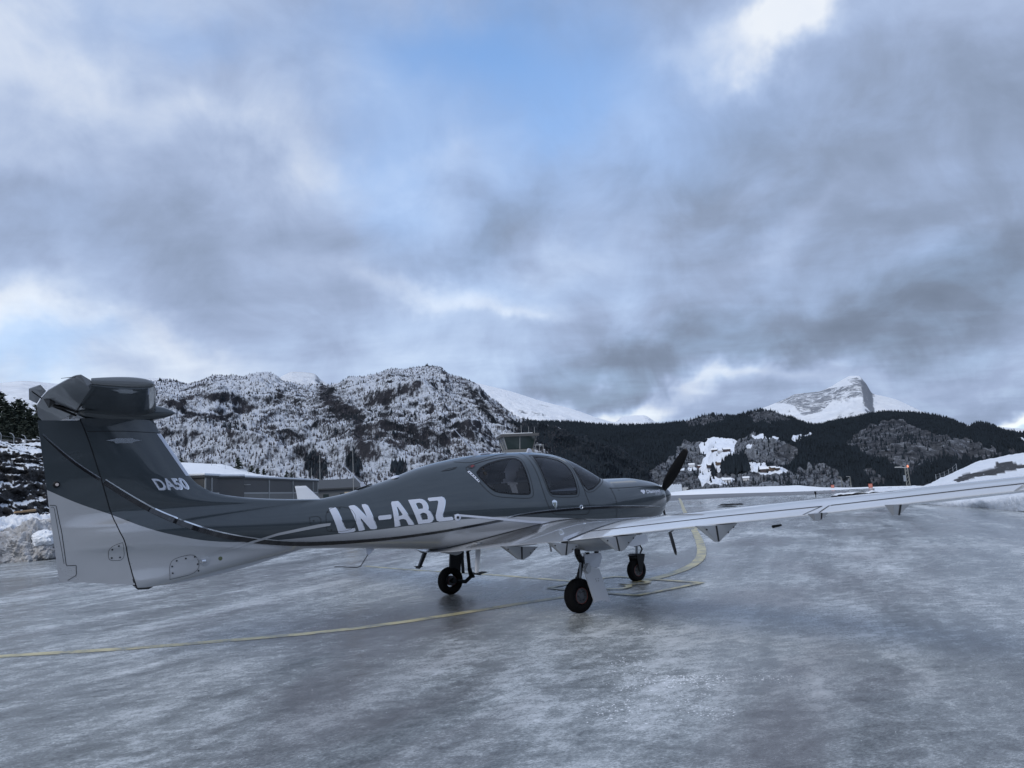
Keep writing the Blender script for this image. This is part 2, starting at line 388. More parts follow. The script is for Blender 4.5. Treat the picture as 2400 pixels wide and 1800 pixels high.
def stand_box():
    pp = [(1285, 1379), (1326, 1371), (1409, 1357), (1444, 1352), (1532, 1359), (1646, 1367), (1570, 1382), (1494, 1397), (1418, 1391), (1350, 1386), (1285, 1379)]
    P = np.array([gnd(u, v)[:2] for u, v in pp]); V, F = ribbon(P, .10, .012)
    o = mesh_obj('stand_marking', V, F, M['yellow']); tag(o, 'yellow six sided stand box with number 3 under the nose wheel', 'road marking')
    P = smooth_line([gnd(u, v)[:2] for u, v in [(1404, 1380), (1440, 1383), (1470, 1380), (1478, 1374), (1455, 1371), (1442, 1371), (1462, 1372), (1500, 1371), (1524, 1367), (1512, 1363), (1480, 1364)]], 2)
    V, F = ribbon(P, .10, .016); mesh_obj('number', V, F, M['yellow'], o)
stand_box()

def strip_sheet(name, near, far, z, mat, label):
    A = [gnd(u, v)[:2] for u, v in near]; B = [gnd(u, v)[:2] for u, v in far]; n = len(A)
    V = [(*a, z) for a in A]+[(*b, z) for b in B]; F = [(i, i+1, n+i+1, n+i) for i in range(n-1)]
    return tag(mesh_obj(name, V, F, mat), label, kind='structure')
def mat_runway():
    m, nt, b = new_mat('cleared_tarmac'); g = G(nt); o = coords(nt)
    n = g.noise(o, .25, 8, .6, sc=(.3, 1.5, 1), rot=(0, 0, .35)); g.L(g.ramp(n, [(.35, (.085, .08, .085)), (.6, (.155, .155, .165)), (.75, (.32, .34, .37))]), b.inputs['Base Color'])
    b.inputs['Roughness'].default_value = .5; return m
M['runway'] = mat_runway()
strip_sheet('runway', [(1380, 1186), (1500, 1180), (1600, 1172), (1760, 1164), (1900, 1158), (1990, 1153.5)], [(1380, 1170), (1500, 1164), (1565, 1161), (1700, 1156.8), (1850, 1153), (1990, 1150.5)], .004, M['runway'], 'dark cleared strip of runway between snow banks')

# ------------------------------------------------------------------ snow patches, banks, rock cutting: built from rows of points near to far
def patch(name, rows, mat, nu=120, sub=8, amp=.1, scale=1.0, seed=0, ledge=0.0, label=None, cat=None, kind=None, rockpoly=None, edge_fix=True):
    R = []
    for r in rows:
        P = np.array([at(u, v, D) if D else gnd(u, v) for (u, v, D) in r]); t = np.linspace(0, 1, len(P)); tt = np.linspace(0, 1, nu)
        us = np.array([q[0] for q in r], float); us = (us-us[0])/(us[-1]-us[0])
        R.append(np.stack([np.interp(tt, us, P[:, k]) for k in range(3)], 1))
    R = np.array(R); nr = len(R); rr = np.linspace(0, nr-1, (nr-1)*sub+1); i0 = np.minimum(rr.astype(int), nr-2); f = (rr-i0)[:, None, None]
    Pm = R[np.maximum(i0-1, 0)]; P0 = R[i0]; P1 = R[i0+1]; P2 = R[np.minimum(i0+2, nr-1)]
    # cubic between rows, damped
    m0 = (P1-Pm)*.25; m1 = (P2-P0)*.25
    S = (2*f**3-3*f**2+1)*P0+(f**3-2*f**2+f)*m0+(-2*f**3+3*f**2)*P1+(f**3-f**2)*m1
    x, y, z = S[..., 0], S[..., 1], S[..., 2]
    n = fbm(x/scale+seed, y/scale, z/scale, 6, .55)
    wgt = np.ones_like(z); wgt[0] *= .15
    if sub > 1: wgt[1] *= .5
    out = S.copy(); out[..., 2] += n*amp*wgt
    if ledge:
        q = ridged(x/scale*.8+3, y/scale*.8, z/scale*2.2+seed, 5, .6); st = np.abs(((z*1.1+n*1.2) % 1.0)-.5)*2
        d = np.stack([x, y], -1); d /= np.linalg.norm(d, axis=-1)[..., None]
        out[..., :2] -= d*((q-.4)*ledge+st*ledge*.4)[..., None]*wgt[..., None]
    V = out.reshape(-1, 3); F = grid_faces(len(rr), nu)
    o = fast_mesh(name, V, F[:, ::-1], mat, smooth=(ledge == 0))
    if rockpoly is not None:
        d = S-np.array([0, 0, CAM_H]); u = 1200+FOCAL*(d@_R)/(d@_F); v = 900-FOCAL*(d@_U)/(d@_F); k = np.zeros(u.shape)
        for pl_ in rockpoly: k = np.maximum(k, inpoly(u, v, pl_))
        a = o.data.attributes.new('rock', 'FLOAT', 'POINT'); a.data.foreach_set('value', k.ravel().astype(np.float32))
    tag(o, label, cat, kind=kind); return o

def mat_rock_snow(name, th=.62, soft=.08, use_attr=False, rock=(.022, .022, .024), sc=1.0):
    m, nt, b = new_mat(name); g = G(nt); o = coords(nt)
    ge = nt.nodes.new('ShaderNodeNewGeometry'); s = sep(nt, ge.outputs['Normal'])
    n = g.noise(o, .9*sc, 8, .62, .3); n2 = g.noise(o, 5*sc, 6, .65, off=(2, 2, 2))
    if use_attr:
        at_ = nt.nodes.new('ShaderNodeAttribute'); at_.attribute_name = 'rock'
        k = g.m('MULTIPLY', at_.outputs['Fac'], g.ramp(g.m('MULTIPLY_ADD', n, .6, g.m('MULTIPLY', n2, .4)), [(.36, 0.0), (.41, 1.0)]))
    else:
        f = g.m('ADD', s[2], g.m('MULTIPLY_ADD', n, .5, g.m('MULTIPLY_ADD', n2, .25, -.37)))
        k = g.m('SUBTRACT', 1.0, g.ramp(f, [(th-soft, 0.0), (th+soft, 1.0)]))
    rc = g.mix(n2, tuple(c*.5 for c in rock), tuple(c*1.9 for c in rock)); rc = g.mix(g.ramp(n, [(.55, 0.0), (.7, 1.0)]), rc, (.05, .043, .036))
    g.L(g.mix(k, g.mix(n, (.72, .78, .87), SNOW), rc), b.inputs['Base Color']); b.inputs['Roughness'].default_value = .75
    g.bump(g.m('MULTIPLY_ADD', n2, .5, n), .9, .25/sc, b); return m
M['rockcut'] = mat_rock_snow('rock_cutting', .84, .04, sc=.7); M['embank'] = mat_rock_snow('embankment', use_attr=True, sc=.55)

# left: ploughed snow, rock cutting, wooded knoll
patch('snow_bank', [[(-420, 1352, 0), (-120, 1312, 0), (0, 1302, 0), (60, 1298, 0), (110, 1291, 0), (200, 1280, 0), (330, 1268, 0)],
                    [(-420, 1300, 27), (-120, 1262, 31), (0, 1248, 33.2), (110, 1238, 35.4), (200, 1232, 37.5), (330, 1226, 41)],
                    [(-420, 1262, 29), (-120, 1226, 33), (0, 1213, 35), (60, 1208, 36), (110, 1212, 37), (200, 1212, 39), (330, 1208, 44)],
                    [(-420, 1270, 32), (-120, 1230, 36), (0, 1217, 38), (110, 1214, 40), (200, 1214, 42), (330, 1210, 48)]],
      M['bank'], 420, 24, .34, .45, 3, label='ploughed snow bank of frozen lumps below the rock cutting', cat='snow bank', kind=None)
patch('rock_cutting', [[(-420, 1262, 30), (-100, 1228, 35), (0, 1222, 37.5), (120, 1216, 39.5), (200, 1214, 41.5), (330, 1210, 47)],
                       [(-420, 1170, 31), (-100, 1160, 36.5), (0, 1160, 39), (120, 1160, 41), (200, 1160, 43), (330, 1165, 50)],
                       [(-420, 1090, 33), (-100, 1090, 38.5), (0, 1092, 41), (120, 1094, 43), (200, 1096, 46), (330, 1110, 53)],
                       [(-420, 1036, 36), (-100, 1044, 41), (0, 1052, 43.5), (60, 1056, 44.5), (120, 1060, 46), (200, 1064, 49), (330, 1082, 57)],
                       [(-420, 1010, 44), (-100, 1022, 49), (0, 1032, 52), (60, 1036, 53), (120, 1038, 54), (200, 1046, 57), (330, 1066, 65)]],
      M['rockcut'], 320, 26, .5, 1.7, 5, ledge=1.1, label='dark blasted rock face with snow lying on its ledges', cat='rock face')
patch('wooded_knoll', [[(-420, 1012, 43), (-100, 1024, 48), (60, 1038, 52), (200, 1047, 56), (400, 1080, 64)],
                       [(-420, 1000, 80), (-100, 1012, 85), (60, 1026, 90), (200, 1040, 95), (400, 1075, 100)],
                       [(-420, 1010, 110), (-100, 1020, 120), (60, 1034, 125), (200, 1050, 130), (400, 1085, 130)]],
      plain('forest_floor', (.035, .035, .03), .9, var=.5, scale=.6), 60, 5, .5, 6, 9, label='dark wooded knoll above the rock cutting', kind='structure')
patch('snow_hill', [[(250, 1150, 120), (420, 1130, 118), (560, 1124, 125), (760, 1128, 150)],
                    [(250, 1110, 140), (420, 1098, 140), (560, 1112, 150), (660, 1122, 160), (760, 1127, 165)],
                    [(250, 1080, 165), (420, 1083, 165), (470, 1085, 165), (520, 1088, 168), (560, 1098, 170), (620, 1114, 172), (760, 1130, 175)],
                    [(250, 1090, 200), (420, 1092, 200), (560, 1104, 200), (640, 1120, 200), (760, 1140, 200)]],
      M['snow'], 120, 8, .35, 7, 2, label='smooth white snow slope behind the hangars', kind='structure')
# right: low berm at the runway edge, near berm, big embankment with rock
patch('far_snow_field', [[(1380, 1172, 0), (1500, 1164.5, 0), (1565, 1161.5, 0), (1700, 1157, 0), (1850, 1152.8, 0), (1925, 1149.5, 0), (2060, 1146, 0), (2140, 1143, 0)],
                         [(1380, 1166, 99), (1500, 1160, 106), (1565, 1158, 108), (1620, 1151, 103), (1700, 1149, 100), (1850, 1146, 93), (1925, 1146.3, 93), (2060, 1143.5, 91), (2140, 1141.5, 91)],
                         [(1380, 1164, 112), (1500, 1159, 118), (1560, 1156, 118), (1620, 1149, 113), (1700, 1143.5, 110), (1750, 1141.5, 108), (1830, 1140, 103), (1870, 1138, 104), (1930, 1142.5, 101), (2000, 1143.5, 99), (2060, 1141.5, 98), (2140, 1139, 98)],
                         [(1380, 1190, 130), (1560, 1180, 135), (1750, 1175, 125), (1930, 1170, 118), (2140, 1165, 115)]],
      M['snow'], 200, 8, .07, 5, 6, label='long low snow drifts along the far runway edge', kind='structure')
patch('snow_berm', [[(1948, 1165, 0), (1975, 1162.5, 0), (2010, 1161, 0), (2070, 1160, 0), (2130, 1166, 0), (2200, 1176, 0)],
                    [(1948, 1163, 57), (1970, 1158, 58), (2010, 1155, 58), (2070, 1151, 57), (2130, 1149, 54), (2200, 1148, 50)],
                    [(1948, 1162.5, 61), (1970, 1157, 61), (2010, 1154.5, 61), (2070, 1151, 60), (2130, 1148, 57), (2200, 1147, 53)]],
      M['bank'], 120, 8, .25, .8, 12, label='low lumpy berm of ploughed snow beyond the wing', cat='snow bank')
EMB_ROCK = [[(2232, 1126), (2262, 1110), (2300, 1104), (2330, 1098), (2333, 1084), (2370, 1082), (2400, 1088), (2440, 1082), (2450, 1092), (2395, 1098), (2330, 1113), (2290, 1120), (2245, 1131)],
            [(2150, 1141), (2200, 1116), (2245, 1099), (2242, 1106), (2200, 1124), (2165, 1141)]]
patch('snow_embankment', [[(2050, 1172, 0), (2120, 1178, 0), (2194, 1184, 0), (2307, 1190, 0), (2400, 1199, 0), (2600, 1222, 0), (2900, 1262, 0)],
                          [(2050, 1158, 42), (2194, 1166, 39), (2307, 1164, 34), (2400, 1160, 31), (2600, 1155, 26), (2900, 1150, 22)],
                          [(2050, 1150, 52), (2194, 1144, 48), (2307, 1136, 42), (2400, 1128, 38), (2600, 1118, 33), (2900, 1110, 28)],
                          [(2050, 1147, 75), (2130, 1143, 75), (2194, 1138, 75), (2250, 1127, 75), (2307, 1116, 74), (2400, 1107, 72), (2600, 1080, 66), (2900, 1060, 60)],
                          [(2050, 1146, 100), (2140, 1143, 100), (2165, 1139, 100), (2190, 1130, 101), (2240, 1105, 104), (2290, 1083, 106), (2330, 1073, 107), (2400, 1062, 108), (2600, 1040, 106), (2900, 1020, 100)],
                          [(2050, 1160, 120), (2140, 1160, 122), (2190, 1150, 130), (2290, 1110, 140), (2400, 1090, 140), (2600, 1065, 140), (2900, 1040, 140)]],
      M['embank'], 260, 16, .35, 2.4, 8, label='snow covered embankment rising at the right with dark rock showing', kind='structure', rockpoly=EMB_ROCK)

# dirty pile and ice lumps at the left
def lump(name, c, rx, ry, rz, mat, seed, amp=.35, label=None, cat=None, n=6, group=None):
    bm = bmesh.new(); bmesh.ops.create_icosphere(bm, subdivisions=n, radius=1)
    co = np.array([v.co[:] for v in bm.verts]); d = 1+amp*fbm(co[:, 0]*1.6+seed, co[:, 1]*1.6, co[:, 2]*1.6, 6, .6)*1.4+.10*fbm(co[:, 0]*9+seed, co[:, 1]*9, co[:, 2]*9, 4, .7)
    for v, k in zip(bm.verts, d): v.co = Vector((v.co.x*rx*k, v.co.y*ry*k, v.co.z*rz*k))
    me = bpy.data.meshes.new(name); bm.to_mesh(me); bm.free(); me.materials.append(mat)
    o = bpy.data.objects.new(name, me); COL.objects.link(o); o.location = c; tag(o, label, cat, group); return o
c = at(78, 1250, 33.0); lump('dirty_snow_pile', (c[0], c[1], .1), 1.35, 1.1, 1.25, M['dirty_snow'], 4, .5, 'grey pile of dirty snow and gravel beside the tail fin', 'snow pile')
c = at(104, 1243, 32.0); lump('ice_lump', (c[0], c[1], .75), .42, .35, .28, M['snow'], 7, .4, 'white block of snow on the dirty pile', 'snow lump', 4)
c = gnd(1713, 1184); lump('debris_heap', (c[0], c[1], 0), .8, .25, .12, M['dark_metal'], 9, .5, 'small dark heap lying on the far ice', 'heap', 3)
c = gnd(1705, 1188); lump('debris_heap', (c[0], c[1], 0), .55, .2, .06, M['dark_metal'], 19, .5, 'flatter dark streak of debris nearer than the heap on the far ice', 'heap', 3)

# loose ice crumbs and grit on the apron
def crumbs():
    V = []; F = []; r = np.random.default_rng(5)
    def add(n, x0, x1, y0, y1, s0, s1, out):
        pts = np.stack([r.uniform(x0, x1, n), r.uniform(y0, y1, n)], 1)
        out.append((pts, r.uniform(s0, s1, n)**1.0))
    A = []; add(900, -7, 7, 1.6, 14, .0015, .0045, A); add(500, -14, 14, 10, 30, .003, .008, A)
    for (u, v, n, sx, sy) in [(1480, 1560, 110, .25, .5), (1600, 1600, 110, .35, .18), (1440, 1670, 70, .15, .2), (1800, 1590, 40, .2, .1), (1560, 1640, 60, .3, .2), (1660, 1670, 50, .2, .15), (1402, 1441, 50, .10, .05), (1520, 1480, 60, .12, .3), (1490, 1600, 90, .2, .4), (1610, 1590, 140, .22, .12)]:
        c = gnd(u, v); A.append((np.stack([r.normal(c[0], sx*.6, n), r.normal(c[1], sy*.6, n)], 1), r.uniform(.002, .008, n)))
    def make(name, lst, mat, label, cat):
        V = []; F = []
        for pts, ss in lst:
            for (x, y), s in zip(pts, ss):
                n = len(V); a = r.uniform(0, 6.3); k = r.uniform(.6, 1.9)
                for j in range(5):
                    t = a+j*2*PI/5; q = r.uniform(.6, 1.1); V.append((x+math.cos(t)*s*q*k, y+math.sin(t)*s*q, .0))
                V.append((x, y, min(s*.5, .003)))
                F += [(n+j, n+(j+1) % 5, n+5) for j in range(5)]
        o = fast_mesh(name, V, F, mat); tag(o, label, kind='stuff')
    make('ice_crumbs', A, M['snow'], 'white crumbs of ice and frost scattered on the apron', None)
    B = []; add(160, -7, 7, 1.8, 15, .002, .006, B); add(60, -10, 14, 12, 30, .005, .015, B)
    make('grit', B, M['dark_metal'], 'dark grit scattered on the ice', None)
crumbs()

# ------------------------------------------------------------------ mountains
def terrain(name, ridge, d0, d1, zb, cols, rows, amp, fs, mat, label, seed=0, jag=1.0, prof=1.0, extra=None, back=1.25, backdrop=None):
    us = [q[0] for q in ridge]; P = [at(q[0], q[1], 1.0) for q in ridge]
    a = np.array([math.atan2(p[0], p[1]) for p in P]); e = np.array([(p[2]-CAM_H) for p in P])
    az = np.linspace(a[0], a[-1], cols); el = pch_interp(a, e, az)
    t = np.concatenate([np.linspace(0, 1, rows), [1.08, back]]); nr = len(t)
    A, T = np.meshgrid(az, t, indexing='ij'); El = np.repeat(el[:, None], nr, 1)
    r = d0+(d1-d0)*T; zr = CAM_H+El*d1
    tt = np.clip(T, 0, 1); z = zb+(zr-zb)*(prof*tt+(1-prof)*tt*tt*(3-2*tt)); z = np.where(T > 1, zr-(T-1)*(zr-zb)*1.4, z)
    x = r*np.sin(A); y = r*np.cos(A); H = (zr-zb)
    w = np.sin(np.clip(tt, 0, 1)*PI)**1.15; env = w*1.0+.10*jag
    n = ridged(x/fs+seed, y/fs, z/fs*.5, 7, .55)-.42; n2 = fbm(x/fs*4+seed, y/fs*4, z/fs*2, 5, .6)
    z = z+amp*(n*env)+amp*.28*n2*(env+.15*jag)
    x2 = r-amp*.6*n*w; x = x2*np.sin(A); y = x2*np.cos(A)
    V = np.stack([x, y, z], -1)
    o = fast_mesh(name, V.reshape(-1, 3), grid_faces(cols, nr), mat, smooth=True)
    tag(o, label, kind='structure')
    return o, V, az, t
def pch_interp(x, y, q):
    h = np.diff(x); d = np.diff(y)/h; m = np.zeros(len(x)); m[0] = d[0]; m[-1] = d[-1]
    for i in range(1, len(x)-1):
        if d[i-1]*d[i] > 0: w1 = 2*h[i]+h[i-1]; w2 = h[i]+2*h[i-1]; m[i] = (w1+w2)/(w1/d[i-1]+w2/d[i])
    q = np.clip(np.asarray(q, float), x[0], x[-1]); i = np.clip(np.searchsorted(x, q)-1, 0, len(x)-2); t = (q-x[i])/h[i]
    return (2*t**3-3*t**2+1)*y[i]+(t**3-2*t**2+t)*h[i]*m[i]+(-2*t**3+3*t**2)*y[i+1]+(t**3-t**2)*h[i]*m[i+1]
def project(V):
    d = V-np.array([0, 0, CAM_H]); f = d@_F; return 1200+FOCAL*(d@_R)/f, 900-FOCAL*(d@_U)/f

def mat_birch_slope():     # snow seen through bare birch wood, crags, dark spruce
    m, nt, b = new_mat('birch_slope'); g = G(nt); o = coords(nt)
    big = g.noise(o, .0035, 6, .6, .5); mid = g.noise(o, .018, 7, .62, .6, off=(30, 0, 0)); crag = g.noise(o, .02, 8, .66, 1.2, rot=(0, 0, .4), sc=(.5, .5, 1.7), off=(0, 50, 9))
    spk = g.noise(o, .22, 6, .75, .2, sc=(1.0, 1.0, .4), off=(9, 9, 9)); spk2 = g.noise(o, .45, 4, .7, sc=(1, 1, .35), off=(2, 9, 4))
    ge = nt.nodes.new('ShaderNodeNewGeometry'); nz = sep(nt, ge.outputs['Normal'])[2]; pos = sep(nt, o)
    f = g.m('MULTIPLY_ADD', spk, 1.0, g.m('MULTIPLY_ADD', spk2, .75, g.m('MULTIPLY_ADD', mid, .9, g.m('MULTIPLY_ADD', crag, 1.0, g.m('MULTIPLY', big, 1.0)))))
    f = g.m('ADD', f, g.m('MULTIPLY_ADD', nz, 1.15, -1.24))
    a2 = nt.nodes.new('ShaderNodeAttribute'); a2.attribute_name = 'bare_rock'; f = g.m('ADD', f, g.m('MULTIPLY', a2.outputs['Fac'], -.55))
    hz = g.m('MULTIPLY_ADD', pos[2], .0009, -.16)      # thinner wood and more snow higher up
    f = g.m('ADD', f, hz)
    k = g.ramp(g.m('MULTIPLY', f, .5), [(.80, 0.0), (.90, .45), (1.0, 1.0)])
    dark = g.mix(g.ramp(mid, [(.4, 0.0), (.65, 1.0)]), (.022, .027, .034), (.062, .062, .074))
    a = nt.nodes.new('ShaderNodeAttribute'); a.attribute_name = 'conifer'
    c = g.mix(k, dark, (.74, .80, .90))
    c = g.mix(g.m('MULTIPLY', a.outputs['Fac'], .96), c, (.012, .018, .026))
    g.L(c, b.inputs['Base Color']); b.inputs['Roughness'].default_value = .9; b.inputs['Specular IOR Level'].default_value = .1
    g.bump(g.m('MULTIPLY_ADD', crag, 1.0, g.m('MULTIPLY_ADD', spk, .5, mid)), 1.0, 14.0, b)
    return m
M['birch'] = mat_birch_slope()
def mat_high_snow(name='high_snow', thr=.0):
    m, nt, b = new_mat(name); g = G(nt); o = coords(nt)
    n = g.noise(o, .0022, 8, .62, .8, sc=(1, 1, 1.6)); n2 = g.noise(o, .014, 9, .72, 1.2, sc=(.6, .6, 2.2), off=(7, 7, 7))
    ge = nt.nodes.new('ShaderNodeNewGeometry'); nz = sep(nt, ge.outputs['Normal'])[2]
    f = g.m('MULTIPLY_ADD', n, .8, g.m('MULTIPLY_ADD', n2, .55, g.m('MULTIPLY_ADD', nz, .85, -.84+thr)))
    k = g.ramp(f, [(.34, 0.0), (.46, 1.0)])
    at_ = nt.nodes.new('ShaderNodeAttribute'); at_.attribute_name = 'rock'
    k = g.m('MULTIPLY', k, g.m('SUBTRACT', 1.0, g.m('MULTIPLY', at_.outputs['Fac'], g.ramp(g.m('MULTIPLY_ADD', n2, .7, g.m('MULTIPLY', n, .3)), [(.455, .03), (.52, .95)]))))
    g.L(g.mix(k, (.19, .21, .245), (.80, .84, .90)), b.inputs['Base Color']); b.inputs['Roughness'].default_value = .85  # rock tone lifted: distance haze is put into its colour
    g.bump(n2, .8, 40.0, b); return m
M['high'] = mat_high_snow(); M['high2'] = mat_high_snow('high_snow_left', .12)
def mat_forest():
    m, nt, b = new_mat('forest_slope'); g = G(nt); o = coords(nt)
    a = nt.nodes.new('ShaderNodeAttribute'); a.attribute_name = 'cover'; s3 = sep(nt, a.outputs['Color'])   # x: open snow field, y: bare wood, z: rock
    spk = g.noise(o, .11, 7, .75, .3, sc=(1, 1, .40)); mid = g.noise(o, .012, 7, .65, .6, off=(5, 5, 5)); crag = g.noise(o, .03, 8, .7, 1.5, sc=(.6, .6, 1.6), off=(1, 8, 3)); edge = g.noise(o, .035, 8, .72, .6, off=(4, 4, 1))
    con = g.mix(spk, (.008, .013, .02), (.02, .026, .032))
    w = g.ramp(g.m('MULTIPLY_ADD', spk, .7, g.m('MULTIPLY', mid, .35)), [(.44, 0.0), (.62, .55), (.75, 1.0)])
    bare = g.mix(w, (.022, .025, .033), (.36, .40, .46))
    rk = g.ramp(g.m('MULTIPLY_ADD', crag, .7, g.m('MULTIPLY', spk, .4)), [(.44, (.022, .026, .034)), (.58, (.075, .082, .095)), (.76, (.34, .37, .43))])
    fld = g.mix(g.ramp(spk, [(.60, 0.0), (.72, .75)]), (.74, .80, .90), (.14, .15, .17))
    e = g.m('MULTIPLY_ADD', edge, .9, -.45)
    c = g.mix(g.ramp(g.m('ADD', s3[1], e), [(.45, 0.0), (.58, 1.0)]), con, bare)
    c = g.mix(g.ramp(g.m('ADD', s3[2], e), [(.45, 0.0), (.58, 1.0)]), c, rk)
    c = g.mix(g.ramp(g.m('ADD', s3[0], g.m('MULTIPLY', e, .6)), [(.45, 0.0), (.55, 1.0)]), c, fld)
    g.L(c, b.inputs['Base Color']); b.inputs['Roughness'].default_value = .9; b.inputs['Specular IOR Level'].default_value = .1
    g.bump(g.m('MULTIPLY_ADD', spk, 1.0, mid), .7, 5.0, b); return m
M['forest'] = mat_forest()

# far snow peaks
PK = [(1080, 890), (1140, 903), (1200, 918), (1260, 937), (1345, 960), (1410, 982), (1441, 989), (1459, 977), (1482, 974), (1507, 973), (1543, 991), (1592, 994), (1606, 988), (1640, 977), (1665, 990), (1720, 978), (1760, 965), (1801, 951), (1838, 936), (1868, 923), (1915, 918), (1947, 906), (1972, 891), (1994, 881), (2012, 881), (2029, 898), (2045, 922), (2070, 928), (2102, 937), (2135, 952), (2170, 968), (2215, 990), (2330, 1000), (2500, 1010)]
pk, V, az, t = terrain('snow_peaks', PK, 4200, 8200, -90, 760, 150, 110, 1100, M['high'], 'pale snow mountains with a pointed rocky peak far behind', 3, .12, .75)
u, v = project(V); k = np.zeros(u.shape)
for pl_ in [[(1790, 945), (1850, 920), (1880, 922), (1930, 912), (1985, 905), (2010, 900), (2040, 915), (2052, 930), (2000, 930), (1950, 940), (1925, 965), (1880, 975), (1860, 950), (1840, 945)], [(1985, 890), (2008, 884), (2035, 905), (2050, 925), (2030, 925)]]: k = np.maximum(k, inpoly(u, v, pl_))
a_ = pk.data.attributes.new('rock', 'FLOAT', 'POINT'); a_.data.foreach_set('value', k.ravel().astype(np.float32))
terrain('snow_mountain', [(-700, 930), (-300, 915), (-100, 905), (0, 898), (60, 893), (120, 898), (200, 906), (300, 892), (380, 886), (460, 905), (560, 935)], 2600, 5200, -90, 240, 80, 120, 900, M['high2'], 'smooth white mountain behind the tail at the left', 8, .1, .8)
terrain('snow_mountain', [(600, 905), (640, 892), (672, 876), (685, 871), (735, 875), (752, 890), (775, 903), (850, 930)], 2400, 3000, 300, 120, 40, 30, 300, M['high'], 'small pale snow dome just behind the ridge', 4, .2, .8)

# left mountain covered in birch
RC = [(150, 917), (250, 912), (330, 903), (400, 901), (440, 907), (470, 901), (500, 893), (540, 896), (570, 899), (610, 894), (640, 896), (670, 910), (700, 917), (745, 919), (770, 918), (800, 910), (830, 899), (860, 895), (900, 881), (920, 875), (950, 876), (975, 871), (1005, 866), (1030, 870), (1052, 887), (1080, 893), (1105, 903), (1130, 922), (1150, 942), (1180, 963), (1210, 983), (1250, 1001), (1310, 1017), (1400, 1047), (1520, 1097)]
mc, V, az, t = terrain('birch_mountain', RC, 420, 1900, -40, 1000, 340, 58, 300, M['birch'], 'steep mountain with birch wood and crags under fresh snow', 1, .35, .35)
u, v = project(V); con = np.zeros(u.shape)
CONP = [[(715, 1065), (735, 1055), (752, 1062), (760, 1085), (770, 1110), (760, 1125), (725, 1120), (712, 1090)], [(808, 1065), (830, 1058), (850, 1085), (852, 1105), (830, 1112), (812, 1095)], [(915, 1085), (950, 1080), (955, 1105), (940, 1120), (915, 1108)], [(1180, 985), (1240, 985), (1330, 1000), (1500, 1060), (1560, 1150), (1240, 1150), (1290, 1060), (1220, 1010)]]
for pl_ in CONP: con = np.maximum(con, inpoly(u+12*pn(u/14, v/14), v+12*pn(u/14, v/14, 5), pl_))
rk = np.zeros(u.shape)
def near_line(u, v, L_, w):
    d = np.full(u.shape, 1e9)
    for (x0, y0), (x1, y1) in zip(L_[:-1], L_[1:]):
        t_ = np.clip(((u-x0)*(x1-x0)+(v-y0)*(y1-y0))/((x1-x0)**2+(y1-y0)**2), 0, 1); d = np.minimum(d, np.hypot(u-x0-t_*(x1-x0), v-y0-t_*(y1-y0)))
    return np.exp(-(d/w)**2)
wu, wv = u+16*pn(u/40, v/40), v+16*pn(u/40, v/40, 7)
for L_, w_, k_ in [([(752, 905), (775, 930), (807, 960), (838, 985), (862, 1060)], 15, 1.0), ([(860, 1060), (900, 1000), (905, 940)], 9, .6), ([(385, 945), (440, 935), (520, 930)], 9, .8), ([(430, 985), (500, 975), (580, 960)], 8, .8), ([(640, 1010), (700, 1015)], 6, .8), ([(600, 1000), (640, 960), (660, 930)], 7, .5),
                   ([(960, 1000), (1040, 985), (1120, 1000)], 12, .5), ([(1060, 875), (1110, 930), (1180, 975)], 14, .6), ([(920, 1050), (960, 1030), (1000, 1040)], 8, .7), ([(840, 870), (900, 862)], 5, .6), ([(420, 915), (480, 895), (560, 885)], 4, .7)]: rk = np.maximum(rk, k_*near_line(wu, wv, L_, w_))
rk = rk-.45*np.exp(-(((wu-960)/34)**2+((wv-1062)/12)**2))-.3*np.exp(-(((wu-600)/60)**2+((wv-905)/16)**2))
a_ = mc.data.attributes.new('bare_rock', 'FLOAT', 'POINT'); a_.data.foreach_set('value', rk.ravel().astype(np.float32))
a_ = mc.data.attributes.new('conifer', 'FLOAT', 'POINT'); a_.data.foreach_set('value', con.ravel().astype(np.float32))

